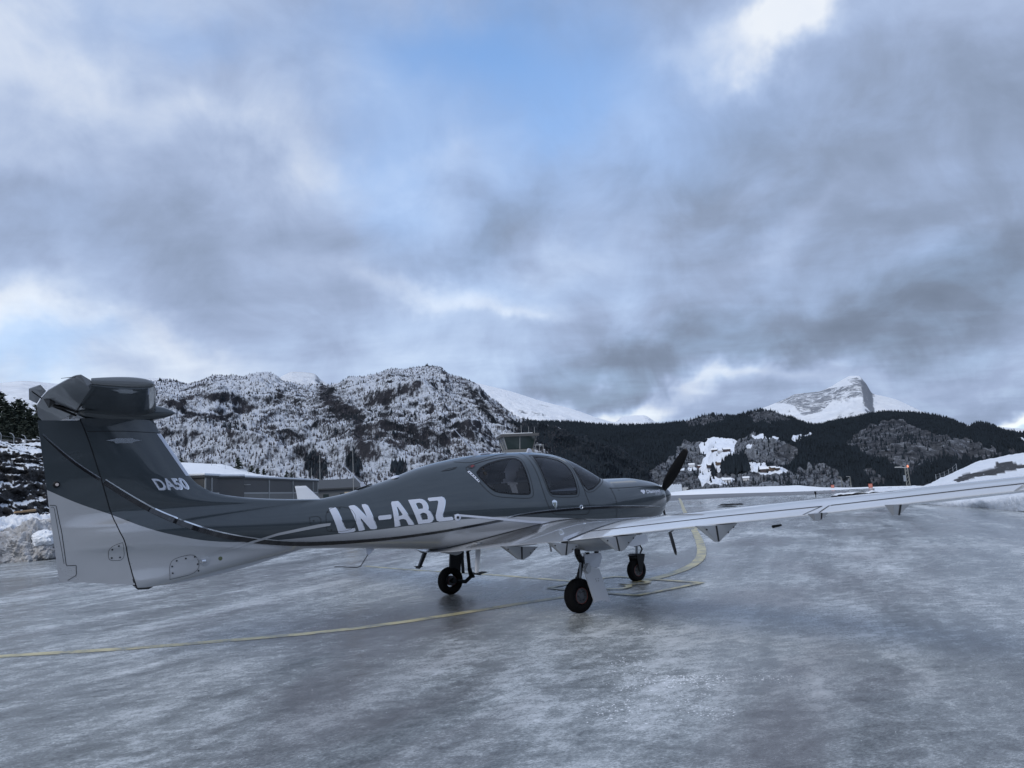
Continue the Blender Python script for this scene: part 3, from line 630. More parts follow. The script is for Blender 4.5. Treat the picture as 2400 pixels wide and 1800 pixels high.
# right forested ridge with farms
RB = [(1100, 995), (1180, 988), (1250, 990), (1330, 990), (1400, 995), (1450, 997), (1520, 997), (1570, 995), (1600, 991), (1630, 981), (1660, 973), (1700, 975), (1730, 978), (1755, 969), (1780, 964), (1805, 963), (1830, 971), (1860, 981), (1890, 993), (1920, 997), (1950, 990), (1990, 985), (2040, 975), (2070, 970), (2130, 969), (2165, 972), (2200, 977), (2230, 985), (2255, 995), (2270, 1001), (2290, 993), (2320, 997), (2350, 1011), (2390, 1020), (2440, 1025), (2600, 1035), (2900, 1045)]
mf, V, az, t = terrain('forest_ridge', RB, 700, 2700, -140, 1200, 300, 90, 620, M['forest'], 'dark spruce ridge with snowy farm clearings across the valley', 6, .25, .55)
u, v = project(V)
def cz(L): return [(1600+a/5.53, 1000+b/5.53) for a, b in L]
FLD = [cz([(220, 215), (360, 150), (440, 140), (600, 160), (700, 185), (670, 240), (690, 330), (740, 400), (850, 330), (850, 450), (830, 470), (620, 470), (590, 540), (520, 560), (480, 600), (400, 600), (360, 700), (210, 720), (190, 560), (200, 500), (300, 370), (230, 340)]),
       cz([(770, 225), (930, 230), (900, 275), (800, 270)]), cz([(850, 95), (1050, 120), (1040, 165), (960, 165), (900, 130)]), cz([(1060, 122), (1250, 135), (1200, 160), (1080, 150)]),
       cz([(1390, 150), (1480, 110), (1690, 85), (1680, 130), (1600, 160), (1400, 185)]), cz([(840, 465), (1090, 455), (1110, 520), (1440, 555), (1380, 595), (1180, 615), (960, 605), (880, 580)]),
       cz([(200, 640), (360, 650), (700, 670), (640, 740), (420, 745), (250, 760), (190, 730)]), cz([(-60, 530), (190, 515), (180, 565), (-60, 575)]), cz([(-80, 360), (30, 345), (20, 375), (-80, 385)]), [(2380, 1024), (2398, 1028), (2420, 1036), (2400, 1034)]]
BARE = [cz([(-700, 760), (-400, 560), (-60, 300), (0, 180), (230, 200), (300, 400), (190, 520), (190, 700), (480, 600), (900, 600), (1400, 590), (1700, 480), (1950, 500), (2050, 620), (2200, 760), (2200, 900), (-700, 900)]),
        cz([(680, 180), (950, 90), (1100, 150), (1300, 170), (1480, 330), (1440, 480), (1200, 530), (1100, 460), (860, 440), (850, 330), (720, 400), (660, 330)]), [(1240, 1150), (1230, 1060), (1300, 1040), (1540, 1120), (1560, 1150)]]
ROCK = [[(1980, 1040), (2010, 1012), (2060, 990), (2110, 985), (2150, 1003), (2210, 1020), (2270, 1030), (2330, 1050), (2350, 1065), (2310, 1078), (2250, 1072), (2200, 1072), (2150, 1100), (2120, 1110), (2080, 1080), (2030, 1062)],
        [(1820, 1040), (1865, 1045), (1870, 1080), (1845, 1090), (1815, 1060)], [(2020, 1090), (2050, 1100), (2075, 1125), (2060, 1135), (2030, 1115)], [(1600, 985), (1660, 970), (1700, 975), (1690, 990), (1620, 1000)], [(1750, 970), (1800, 960), (1850, 975), (1840, 990), (1770, 990)], [(2350, 1045), (2380, 1055), (2400, 1075), (2370, 1070)]]
def cover_of(u, v, jit=9):
    uu = u+jit*pn(u/16, v/16, 2); vv = v+jit*.6*pn(u/16, v/16, 8); c = np.zeros(u.shape+(3,))
    for i, L_ in enumerate((FLD, BARE, ROCK)):
        for p_ in L_: c[..., i] = np.maximum(c[..., i], inpoly(u+(uu-u)*(.8 if i == 0 else 1.2), v+(vv-v)*(.8 if i == 0 else 1.2), p_))
    return c
cv = cover_of(u, v, 14)
for _ in range(3):
    cv[1:-1, 1:-1] = (cv[1:-1, 1:-1]*2+cv[:-2, 1:-1]+cv[2:, 1:-1]+cv[1:-1, :-2]+cv[1:-1, 2:])/6
col = np.concatenate([cv, np.ones(cv.shape[:-1]+(1,))], -1)
a_ = mf.data.attributes.new('cover', 'FLOAT_COLOR', 'POINT'); a_.data.foreach_set('color', col.reshape(-1).astype(np.float32))
# hills behind the photographer (they mirror in the paint)
def ring():
    az = np.radians(np.linspace(42, 318, 300)); t = np.linspace(0, 1, 24); A, T = np.meshgrid(az, t, indexing='ij')
    el = np.radians(6+4*fbm(A*1.6, A*0+3, 0, 4)+2*np.abs(pn(A*5, 1.0)))
    r = 600+900*T; z = -60+(np.tan(el)*1500+60)*T**1.1+20*fbm(r*np.sin(A)/120, r*np.cos(A)/120, 0, 5)
    o = fast_mesh('hills', np.stack([r*np.sin(A), r*np.cos(A), z], -1).reshape(-1, 3), grid_faces(300, 24), M['forest'], True)
    n = 300*24; c = np.zeros((n, 4)); c[:, 3] = 1; c[:, 1] = (fbm(A*9, T*5, 0, 4) > .05).ravel(); c[:, 2] = 0
    a = o.data.attributes.new('cover', 'FLOAT_COLOR', 'POINT'); a.data.foreach_set('color', c.ravel().astype(np.float32))
    tag(o, 'wooded hills ringing the airfield', kind='structure')
ring()

# forest trees on the far slopes: spires scattered over the terrain
def spires(name, V, t, n, fn, hr, rr, mats, label, sides=4, tmin=.05, tmax=1.0, seed=1):
    r = np.random.default_rng(seed); nu, nr = V.shape[:2]; i = r.uniform(0, nu-1.001, n); j = r.uniform(0, nr-3.001, n)
    i0 = i.astype(int); j0 = j.astype(int); fi = (i-i0)[:, None]; fj = (j-j0)[:, None]
    P = V[i0, j0]*(1-fi)*(1-fj)+V[i0+1, j0]*fi*(1-fj)+V[i0, j0+1]*(1-fi)*fj+V[i0+1, j0+1]*fi*fj
    keep = fn(P, r); P = P[keep]; n = len(P); h = r.uniform(*hr, n); w = h*r.uniform(*rr, n)
    base = len(P); a0 = r.uniform(0, 6.3, n); vs = np.zeros((n, sides+1, 3)); 
    for s in range(sides):
        ang = a0+s*2*PI/sides; q = r.uniform(.7, 1.2, n); vs[:, s, 0] = P[:, 0]+np.cos(ang)*w*q; vs[:, s, 1] = P[:, 1]+np.sin(ang)*w*q; vs[:, s, 2] = P[:, 2]-h*.05+r.uniform(-.1, .15, n)*h
    vs[:, sides, :2] = P[:, :2]+r.normal(0, .03, (n, 2))*h[:, None]; vs[:, sides, 2] = P[:, 2]+h
    idx = (np.arange(n)*(sides+1))[:, None]; F = np.concatenate([np.stack([idx[:, 0]+s, idx[:, 0]+(s+1) % sides, idx[:, 0]+sides], 1) for s in range(sides)])
    o = fast_mesh(name, vs.reshape(-1, 3), F, mats); tag(o, label, kind='stuff'); return o
M['spruce_far'] = plain('far_spruce', (.018, .025, .033), .9, var=.5, scale=.05, spec=.1)
M['birch_far'] = plain('far_birch', (.060, .060, .070), .9, var=.5, scale=.03, spec=.1)
def f_con(P, r):
    u, v = project(P); c = cover_of(u, v); z = (c[:, 0] < .5) & (c[:, 2] < .5) & ((c[:, 1] < .5) | (r.random(len(P)) < .10)); ok = (u > 1150) & (u < 2500)
    return ok & (z | ((c[:, 0] > .5) & (r.random(len(P)) < .015)) | ((c[:, 2] > .5) & (r.random(len(P)) < .12)))
Vf = np.asarray(V)
spires('spruce_forest', Vf, t, 120000, f_con, (3.5, 13), (.16, .25), M['spruce_far'], 'dark spruce forest covering the ridge across the valley', seed=2)
def f_bare(P, r):
    u, v = project(P); c = cover_of(u, v); return (u > 1150) & (u < 2500) & (c[:, 0] < .5) & ((c[:, 1] > .5) & (r.random(len(P)) < .7) | (c[:, 2] > .5) & (r.random(len(P)) < .25))
spires('bare_woodland', Vf, t, 22000, f_bare, (2.5, 5.5), (.16, .28), M['birch_far'], 'bare grey brown woodland on the lower slope', seed=3)
GROVE = [cz([(510, 560), (590, 470), (720, 450), (830, 450), (850, 560), (880, 600), (700, 640), (520, 650)]), cz([(370, 600), (410, 580), (430, 700), (390, 690)])]
def f_grove(P, r):
    u, v = project(P); k = np.zeros(u.shape, bool)
    for g_ in GROVE: k |= inpoly(u, v+4, g_)
    return k
spires('spruce_grove', Vf, t, 160000, f_grove, (14, 24), (.2, .3), M['spruce_far'], 'dark square planting of spruce among the farm fields', seed=4)
Vc = None
# birch and pine on the near mountain
def rebuild_grid(o, cols, rows): 
    n = len(o.data.vertices); a = np.empty(n*3, np.float32); o.data.vertices.foreach_get('co', a); return a.reshape(cols, rows, 3).astype(float)
Vc = rebuild_grid(mc, 1000, 342)
def f_birch(P, r):
    u, v = project(P); return (u > 340) & (u < 1330) & (fbm(P[:, 0]/90, P[:, 1]/90, P[:, 2]/60, 4) > -.12+r.normal(0, .2, len(P)))
spires('birch_wood', Vc, t, 50000, f_birch, (2, 5), (.14, .28), M['birch_far'], 'bare birch trees on the snowy mountainside', 4, seed=5)
def f_pine(P, r):
    u, v = project(P); k = np.zeros(u.shape, bool)
    for p_ in CONP: k |= inpoly(u+10*pn(u/14, v/14), v+10*pn(u/14, v/14, 5), p_)
    ridge_ = (fbm(P[:, 0]/60+9, P[:, 1]/60, P[:, 2]/60, 4) > .32) & (r.random(len(P)) < .45)
    return (u > 340) & (u < 1560) & (k | ridge_)
spires('mountain_pines', Vc, t, 42000, f_pine, (4, 9), (.2, .3), M['spruce_far'], 'dark pines scattered on the mountain', 4, seed=6)

# ------------------------------------------------------------------ buildings and airfield furniture
M['cladding'] = plain('grey_brown_cladding', (.082, .083, .085), .6, var=.12, scale=.4); M['cladding2'] = plain('lighter_cladding', (.17, .17, .165), .6, var=.12, scale=.5)
M['post'] = plain('pale_post', (.36, .37, .37), .6); M['roofing'] = plain('dark_roofing', (.05, .055, .06), .6); M['grey_wall'] = plain('grey_wall', (.13, .14, .15), .7)
def mat_window(name='window_glass', col=(.03, .045, .045)):
    m, nt, b = new_mat(name); b.inputs['Base Color'].default_value = (*col, 1); b.inputs['Roughness'].default_value = .06; b.inputs['Specular IOR Level'].default_value = .8; return m
M['wglass'] = mat_window()
def on_plane(u, P0, P1):   # where the sight line at column u meets the vertical plane through P0, P1
    d = ray(u, 1150)[:2]; a = P0[:2]; b = P1[:2]-P0[:2]; A = np.array([[d[0], -b[0]], [d[1], -b[1]]]); s = np.linalg.solve(A, a); return a+b*s[1]
def facade(name, u0, u1, D0, D1, zt, zband, cols, label, depth=18, lamps=(), group=None):
    P0 = at(u0, 1150, D0); P1 = at(u1, 1150, D1); L_ = math.hypot(*(P1-P0)[:2]); ang = math.atan2((P1-P0)[1], (P1-P0)[0])
    root = empty(name, (P0[0], P0[1], 0), ang); tag(root, label, 'building', group)
    MB().box((0, .05, 0), (L_, depth, zt-.25)).build('wall', M['cladding'], root)
    MB().box((-.15, -.12, zt-.25), (L_+.15, depth, zt-.02)).build('roof_edge', M['roofing'], root)
    MB().box((-.2, -.2, zt-.015), (L_+.2, depth, zt+.22)).build('roof_snow', M['snow'], root, bevel=.06)
    xs = [math.hypot(*(on_plane(u, P0, P1)-P0[:2])) for u in cols]
    for x in xs: MB().box((x-.11, -.10, 0), (x+.11, .04, zt-.26)).build('pillar', M['post'], root)
    for a, b in zip(xs[:-1], xs[1:]):
        MB().box((a+.13, -.01, zband+.12), (b-.13, .045, zt-.27)).build('wall_panel', M['cladding'], root)
        MB().box((a+.13, -.03, 0), (b-.13, .03, zband-.12)).build('door_panel', M['cladding2'], root)
        MB().box((a+.13, -.05, zband-.10), (b-.13, .02, zband+.10)).build('door_rail', M['post'], root)
    for u in lamps:
        x = math.hypot(*(on_plane(u, P0, P1)-P0[:2])); MB().box((x-.12, -.7, zt-1.0), (x+.9, -.12, zt-.93)).build('wall_lamp', M['post'], root)
    return root
facade('hangar', 478, 745, 90, 130, 5.15, 3.15, [480, 495, 568, 630, 686, 733, 744], 'long low grey brown hangar with pale pillars and snow along its roof edge', lamps=(568, 686))
facade('hangar', 370, 474, 98, 92, 5.1, 3.0, [372, 420, 473], 'end bay of a hangar between the tail fin and the long hangar', 6)
def gable_house(name, P, w, d, h, rh, ang, wall, roof, label, cat='house', group=None, snow=True, win=0):
    root = empty(name, tuple(P), ang); tag(root, label, cat, group)
    MB().box((-w/2, -d/2, -2), (w/2, d/2, h)).build('wall', wall, root)
    MB().add([(-w/2, -d/2, h), (-w/2, d/2, h), (-w/2, 0, h+rh), (w/2, -d/2, h), (w/2, d/2, h), (w/2, 0, h+rh)], [(0, 2, 1), (3, 4, 5), (0, 3, 5, 2), (1, 2, 5, 4), (0, 1, 4, 3)]).build('gable', wall, root)
    o = .06*w; t = .03*w
    for s in (-1, 1):
        MB().add([(-w/2-o, 0, h+rh+.02), (w/2+o, 0, h+rh+.02), (w/2+o, s*(d/2+o), h-rh*2*o/d+.02), (-w/2-o, s*(d/2+o), h-rh*2*o/d+.02), (-w/2-o, 0, h+rh+t), (w/2+o, 0, h+rh+t), (w/2+o, s*(d/2+o), h-rh*2*o/d+t), (-w/2-o, s*(d/2+o), h-rh*2*o/d+t)],
                 [(0, 1, 2, 3), (7, 6, 5, 4), (0, 4, 5, 1), (1, 5, 6, 2), (2, 6, 7, 3), (3, 7, 4, 0)]).build('roof', roof, root)
    for k in range(win):
        x = -w/2+w*(k+1)/(win+1); MB().box((x-.5, -d/2-.06, h*.35), (x+.5, -d/2+.02, h*.75)).build('window', M['wglass'], root)
    return root
P = at(783, 1150, 146); gable_house('shed', (P[0], P[1], 0), 9.0, 8.0, 3.9, 1.5, .25, M['grey_wall'], M['roofing'], 'small grey gabled shed right of the long hangar', 'shed', win=2)
P = at(823, 1150, 120); MB().box((-.9, -.6, 0), (.9, .6, 2.9)).build('equipment_hut', plain('cream_paint', (.42, .36, .27), .6)); o = bpy.data.objects['equipment_hut']; o.location = (P[0], P[1], 0); tag(o, 'small cream box roof showing just above the fuselage by the thin mast', 'hut')
# control tower
def tower():
    c = at(1216, 1100, 120); root = empty('control_tower', (c[0], c[1], 0), .16); tag(root, 'control tower cab with green tinted panes above the cabin roof', 'control tower')
    MB().box((-2.1, -2.1, 0), (2.1, 2.1, 7.6)).build('shaft', M['grey_wall'], root)
    zb, zt, rb, rt = 8.15, 10.15, 2.05, 2.62
    MB().box((-2.3, -2.3, 7.6), (2.3, 2.3, zb)).build('cab_base', M['cladding2'], root)
    MB().box((-2.3, -2.3, zb+.001), (2.3, 2.3, zb+.02)).build('floor', M['roofing'], root)
    MB().box((-3.0, -3.0, zt), (3.0, 3.0, zt+.42)).build('roof', M['cladding'], root)
    MB().box((-2.4, -2.9, zt+.425), (2.0, 1.5, zt+.52)).build('roof_snow', M['snow'], root)
    for k in range(4):
        a = k*PI/2; ca, sa = math.cos(a), math.sin(a); R2 = lambda x, y: (x*ca-y*sa, x*sa+y*ca)
        for x0, x1 in ((-1, 0), (0, 1)):
            q = [(x0*rb, -rb, zb), (x1*rb, -rb, zb), (x1*rt, -rt, zt), (x0*rt, -rt, zt)]
            V = [(*R2(x, y), z) for x, y, z in q]+[(*R2(x, y+.04), z) for x, y, z in q]
            MB().add(V, [(0, 1, 2, 3), (7, 6, 5, 4), (0, 4, 5, 1), (2, 6, 7, 3)]).build('pane', M['tglass'], root)
        for x0 in (-1, 0, 1):
            MB().bar((*R2(x0*rb, -rb-.02), zb), (*R2(x0*rt, -rt-.02), zt), .085 if x0 else .06, n=6).build('mullion', M['post'] if x0 < 1 else M['cladding'], root)
    MB().box((-.9, -.5, zb+.02), (.9, .5, zb+1.0)).build('console', M['roofing'], root)
    for x, y, h in ((-2.2, 1, 1.9), (-1.2, -1, 1.2), (-.2, 2, 2.1), (.9, 1, 1.7), (2.3, 2, 1.5), (2.6, -1.5, 1.1)): MB().bar((x, y, zt+.4), (x, y, zt+.4+h), .035, .02, 6).build('aerial', M['post'], root)
    for x in (2.5, 3.1, 3.7): MB().bar((x, -2.3, 7.6), (x, -2.3, 8.7), .04, n=6).build('railing_post', M['post'], root)
    MB().bar((2.3, -2.3, 8.7), (3.8, -2.3, 8.7), .04, n=6).build('railing', M['post'], root)
M['tglass'] = mat_window('tower_glass', (.022, .038, .036))
tower()
# masts behind the hangars
for u, vt, D, lab in ((646, 1074, 150, 'thin pale mast above the middle of the hangar roof'), (693, 1072, 152, 'thin pale mast just right of the hangar roof middle'), (750, 1066, 155, 'thin pale mast at the right corner of the hangar'), (730, 1096, 140, 'shortest thin mast left of the hangar corner'), (828, 1052, 130, 'tall thin mast rising beside the leaning rear aerial')):
    p = at(u, 1120, D); z = at(u, vt, D)[2]; tag(MB().bar((0, 0, 0), (0, 0, z), .06, .035, 8).build('mast', M['post']), lab, 'mast', 'thin masts behind the hangars').location = (p[0], p[1], 0)
# fences
def fence(name, pts, label, h=1.5, wires=3, r=.03, mat=None, group=None):
    root = empty(name, tuple(pts[0])); tag(root, label, 'fence', group); p0 = Vector(pts[0]); mat = mat or M['steel']
    for p in pts: q = Vector(p)-p0; MB().bar(q-Vector((0, 0, .4)), q+Vector((0, 0, h)), r, n=6).build('post', mat, root)
    for k in range(wires):
        z = h*(k+1)/wires-.05
        for a, b in zip(pts[:-1], pts[1:]): MB().bar(Vector(a)-p0+Vector((0, 0, z)), Vector(b)-p0+Vector((0, 0, z)), .008, n=4).build('wire', mat, root)
    return root
fence('fence', [at(u, v, D) for u, v, D in ((441, 1092, 163), (465, 1094, 163), (496, 1101, 160), (528, 1110, 158), (583, 1119, 160))], 'wire fence on the snow slope above the hangars', 1.6, 3, .035)
def knoll_fence():
    pts = [at(u, v, 50) for u, v in ((-60, 1034), (-30, 1036), (2, 1038), (32, 1042), (60, 1046), (95, 1050))]
    root = empty('fence', tuple(pts[0])); tag(root, 'fence with curved post tops along the edge of the rock cutting', 'fence'); p0 = Vector(pts[0])
    for p in pts:
        q = Vector(p)-p0; MB().path([q-Vector((0, 0, .3)), q+Vector((0, 0, .45)), q+Vector((-.10, 0, .6)), q+Vector((-.25, 0, .66))], .02, 6).build('post', M['steel'], root)
    for a, b in zip(pts[:-1], pts[1:]): MB().bar(Vector(a)-p0+Vector((0, 0, .4)), Vector(b)-p0+Vector((0, 0, .4)), .006, n=4).build('wire', M['steel'], root)
knoll_fence()
fence('fence', [at(u, v, 104) for u, v in ((2196, 1137), (2206, 1135), (2216, 1131), (2226, 1126), (2236, 1120), (2244, 1112))], 'fence climbing the snowy embankment left of the dark rock', 1.3, 4, .03)
fence('fence', [at(u, v, 100-.1*i) for i, (u, v) in enumerate(((2352, 1105), (2362, 1104), (2372, 1103), (2382, 1102), (2392, 1102), (2402, 1102), (2412, 1101)))], 'short fence on the snow below the dark rock at the right edge', .9, 3, .03)
def picket():
    p0 = at(1562, 1158, 118); root = empty('snow_fence', tuple(p0)); tag(root, 'white slatted snow fence beyond the propeller spinner', 'fence')
    for k, u in enumerate(np.linspace(1540, 1598, 30)):
        p = at(u, 1157-(u-1562)*.05, 118)-p0; h = 1.35+.25*math.sin(k*2.1)*.3; w = .055
        MB().box((p[0]-w, p[1]-.02, p[2]-.3), (p[0]+w, p[1]+.02, p[2]+h)).build('slat', M['slat'], root)
    a = at(1540, 1157, 118)-p0; b = at(1598, 1156, 118)-p0; MB().bar((a[0], a[1]+.03, a[2]+.9), (b[0], b[1]+.03, b[2]+.9), .03, n=4).build('rail', M['slat'], root)
M['slat'] = plain('white_slats', (.55, .60, .66), .7)
picket()
P = at(1607, 1155, 116); o = MB().box((-.38, -.3, 0), (.38, .3, .9)).build('cabinet', M['post']); o.location = (P[0], P[1], P[2]-.1); tag(o, 'small pale grey cabinet at the end of the snow fence', 'cabinet')
P = at(1614, 1154, 112); o = MB().box((-.22, -.2, 0), (.22, .2, .55)).build('cabinet', M['black']); o.location = (P[0], P[1], P[2]-.05); tag(o, 'small black box right of the pale cabinet on the snow', 'cabinet')
# marker boards
def board(u, v, D, w, h, mat, label, stripes=True):
    p = at(u, v, D); root = empty('marker_board', (p[0], p[1], p[2]), 0); tag(root, label, 'sign')
    MB().box((-w/2, -.04, .12), (w/2, .04, .12+h)).build('panel', mat, root)
    for s in (-.35, .35): MB().bar((s*w, .02, -.4), (s*w, .02, .14), .03, n=6).build('leg', M['steel'], root)
    if stripes:
        for s in (-.3, 0, .3): MB().box((s*w-.03, -.055, .2), (s*w+.03, -.043, .05+h)).build('stripe', M['pale_red'], root)
M['pale_red'] = plain('faded_red', (.62, .28, .22), .6)
board(1952, 1146.5, 96, .36, .38, M['orange'], 'smaller orange marker board left of the two low light posts')
board(2041, 1146, 90, .42, .45, M['orange'], 'larger orange marker board right of the two low light posts')
board(1883, 1150, 98, .28, .30, M['post'], 'small square grey board on the snow drift', False)
p = gnd(1912, 1165); st = MB().bar((0, 0, 0), (0, 0, .18), .03, .03, 8).bar((0, 0, .18), (0, 0, .42), .05, .09, 8).build('edge_marker', M['black']); st.location = (p[0], p[1], 0); tag(st, 'small black runway edge light standing on the ice', 'edge light')
# approach light posts
def light_post(u, vt, vb, D, label, big=False, lit=False):
    b = at(u, vb, D); t_ = at(u, vt, D)[2]-b[2]; root = empty('light_post', (b[0], b[1], b[2])); tag(root, label, 'light post'); k = t_/10
    if big:
        for s in (-.2, .2):
            MB().bar((s*1.2, 0, -1), (s*.7, 0, t_), .055, .05, 6).build('leg', M['wood'], root)
        for z in np.linspace(.5, t_-.6, 6): MB().bar((-.22, 0, z), (.2, 0, z+.5), .025, n=4).build('brace', M['wood'], root)
        MB().box((-.40, -.12, t_*.50), (-.22, .12, t_*.72)).build('junction_box', M['steel'], root)
        MB().bar((.1, 0, t_-.05), (-1.15, 0, t_+.1), .05, .04, 6).build('arm', M['post'], root); MB().box((-1.25, -.08, t_+.02), (-.6, .08, t_+.13)).build('lamp_head', M['post'], root)
        MB().lathe((.18, 0, t_), (0, 0, 1), [(0, 0), (0, .09), (.18, .09), (.26, .04), (.26, 0)], 12).build('beacon', M['beacon'], root, True)
    else:
        for s in (-.2, .2): MB().bar((s*1.5*k, 0, -2), (s*k, 0, t_), .17*k, .13*k, 6).build('leg', M['wood'], root)
        MB().bar((0, 0, t_), (-2.6*k, 0, t_+.25*k), .16*k, .12*k, 6).build('arm', M['post'], root)
M['wood'] = plain('grey_timber', (.20, .205, .19), .8, scale=3)
m_, nt_, b_ = new_mat('lit_beacon'); b_.inputs['Base Color'].default_value = (.5, .08, .03, 1); b_.inputs['Emission Color'].default_value = (1, .35, .22, 1); b_.inputs['Emission Strength'].default_value = 1.0; M['beacon'] = m_
light_post(1975, 1118, 1152, 190, 'farther left of two low timber light posts beyond the runway'); light_post(1996, 1117, 1152, 180, 'farther right of two low timber light posts beyond the runway')
light_post(2132, 1095, 1160, 95, 'tall timber light post with a lit red beacon and side lamp', True)
M['log'] = plain('fresh_timber', (.42, .27, .14), .7)
a, b = at(34, 1201, 33), at(82, 1196, 34); o = MB().bar((0, 0, 0), b-a, .03, .05, 8).build('plank', M['log']); o.location = tuple(a); tag(o, 'pale yellow plank lying above the dirty snow pile', 'plank')
# farm houses on the slope
HW = [plain('white_house', (.55, .56, .58), .7), plain('dark_house', (.06, .05, .05), .8), plain('brown_house', (.14, .10, .07), .8), plain('red_house', (.10, .05, .045), .8)]
_pu, _pv = project(Vf)
def terrain_at(u, v):
    d = (_pu-u)**2+(_pv-v)**2; d[:, 300:] = 1e9; i = np.argmin(d); return Vf.reshape(-1, 3)[i]
HS = [(1675, 1059, 13, 1, 'dark farm building at the left end of the hilltop farm'), (1688, 1060, 10, 0, 'pale farmhouse in the middle of the hilltop farm'), (1703, 1058, 16, 1, 'long dark barn at the right end of the hilltop farm'), (1657, 1034, 11, 0, 'lone white roofed hut at the top left of the snow field'),
      (1685, 1090, 13, 2, 'brown house with snow roof above the square spruce planting'), (1665, 1095, 14, 1, 'low dark house left of the brown house'), (1620, 1095, 13, 0, 'white roofed house among the trees left of the snow field'), (1793, 1106, 18, 1, 'large dark barn right of the spruce planting'),
      (1811, 1100, 13, 2, 'brown house right of the large dark barn'), (1822, 1102, 9, 1, 'smallest shed right of the second brown house'), (1703, 1131, 16, 0, 'white roofed long house in the lowest snow field'), (1749, 1124, 12, 0, 'small pale house at the wood edge below the spruce planting'), (1640, 1096, 9, 3, 'small red house between the white roofed house and the snow field')]
for i, (u, v, w, m_i, lab) in enumerate(HS):
    P = terrain_at(u, v); gable_house('farmhouse', (P[0], P[1], P[2]+1), w, w*.6, w*.30, w*.20, (i*37 % 50-25)/57, HW[m_i], M['snow'], lab, 'house', 'farm buildings across the valley')

# ------------------------------------------------------------------ single conifers
def pine(P, H, label, group=None, seed=0, spread=.30, bare=.12):
    r = random.Random(seed); root = empty('pine_tree', tuple(P)); tag(root, label, 'tree', group)
    MB().bar((0, 0, -.4), (r.uniform(-.02, .02)*H, 0, H*.96), .035*H*.6, .006*H, 7).build('trunk', M['bark'], root)
    V = []; F = []; nb = int(26+H*6)
    for k in range(nb):
        q = (k+.5)/nb; z = H*(bare+(1-bare)*q); L_ = H*spread*(1-q)**.75*r.uniform(.6, 1.15)+.04*H; a = r.uniform(0, 2*PI); up = r.uniform(-.12, .28)
        nc = max(4, int(L_/H*44))
        for j in range(nc):
            s = (j+.7)/nc; cx, cy, cz_ = math.cos(a)*L_*s, math.sin(a)*L_*s, z+up*L_*s-.18*L_*s*s
            for _ in range(5):
                w = H*.036*r.uniform(.7, 1.5); t = r.uniform(0, 2*PI); e = r.uniform(-.5, .7); d = Vector((math.cos(t)*math.cos(e), math.sin(t)*math.cos(e), math.sin(e)))*w*1.7; n = d.orthogonal().normalized()*w*.5
                c = Vector((cx, cy, cz_))+Vector((r.gauss(0, 1), r.gauss(0, 1), r.gauss(0, .8)))*H*.020; i0 = len(V); V += [c-n, c+n, c+d*1.0]; F.append((i0, i0+1, i0+2))
    mesh_obj('crown', V, F, M['needles'], root); return root
KT = [(-8, 922, 70), (12, 948, 64), (26, 958, 78), (40, 940, 68), (52, 950, 72), (68, 962, 66), (84, 954, 76), (98, 968, 68), (4, 972, 60), (33, 983, 59), (60, 990, 60), (84, 998, 62), (15, 1000, 56), (48, 1005, 57), (75, 1008, 58), (-4, 1002, 57)]
KN = ['pine cut by the left edge of the frame, tallest on the knoll', 'second pine on the knoll skyline from the left edge', 'third pine on the knoll skyline, a low one between taller ones', 'fourth pine on the knoll skyline, taller than its neighbours',
      'fifth pine on the knoll skyline from the left', 'sixth pine on the knoll skyline, shorter', 'seventh pine on the knoll skyline, its last clear one', 'pine on the knoll skyline half hidden by the rudder top',
      'leftmost pine of the middle rank on the knoll', 'second pine of the middle rank on the knoll', 'third pine of the middle rank on the knoll', 'pine of the middle rank nearest to the rudder',
      'low front pine behind the second curved fence post', 'low front pine midway along the curved fence', 'low front pine by the last curved fence post', 'low front pine at the frame edge above the rock cutting']
_ = {}
for i, (u, v, D) in enumerate(KT):
    b = at(u, 1036, D); h = at(u, v, D)[2]-b[2]+.4
    vis = u > -5
    grp = 'pines on the knoll at the left'
    lab = KN[i]
    pine((b[0], b[1], b[2]-.3), h, lab, grp, 100+i, .42, .02)
HT = [(557, 1074, 1119, 165, 'nearest pine with open branches on the snow slope behind the hangar'), (590, 1091, 1122, 165, 'bushy pine at the right foot of the snow slope'), (603, 1097, 1124, 166, 'second bushy pine right of the snow slope pine'), (618, 1099, 1124, 168, 'low pine above the hangar roof middle'), (672, 1104, 1124, 165, 'small pine above the hangar roof between two masts'), (682, 1108, 1124, 166, 'smallest pine above the hangar roof near the masts'), (424, 1072, 1096, 172, 'pine top showing just right of the tail fin edge'),
      (806, 1140, 1160, 148, 'dark bush left of the tall mast'), (818, 1136, 1160, 150, 'taller dark bush behind the tall mast'), (836, 1138, 1160, 150, 'dark bush right of the tall mast')]
for i, (u, vt, vb, D, lab) in enumerate(HT):
    b = at(u, vb, D); h = at(u, vt, D)[2]-b[2]; pine((b[0], b[1], b[2]-.2), h+.2, lab, None, 300+i, .42, .03)

# ------------------------------------------------------------------ the aircraft (frame: x forward, y left, z up, origin on the ground between the main wheels)
def pch(xs, ys):
    xs=np.array(xs,float); ys=np.array(ys,float); h=np.diff(xs); d=np.diff(ys)/h
    m=np.zeros(len(xs)); m[0]=d[0]; m[-1]=d[-1]
    for i in range(1,len(xs)-1):
        if d[i-1]*d[i]>0:
            w1=2*h[i]+h[i-1]; w2=h[i]+2*h[i-1]; m[i]=(w1+w2)/(w1/d[i-1]+w2/d[i])
    def f(x):
        x=np.clip(np.asarray(x,float),xs[0],xs[-1]); i=np.clip(np.searchsorted(xs,x)-1,0,len(xs)-2)
        t=(x-xs[i])/h[i]
        return (2*t**3-3*t**2+1)*ys[i]+(t**3-2*t**2+t)*h[i]*m[i]+(-2*t**3+3*t**2)*ys[i+1]+(t**3-t**2)*h[i]*m[i+1]
    return f
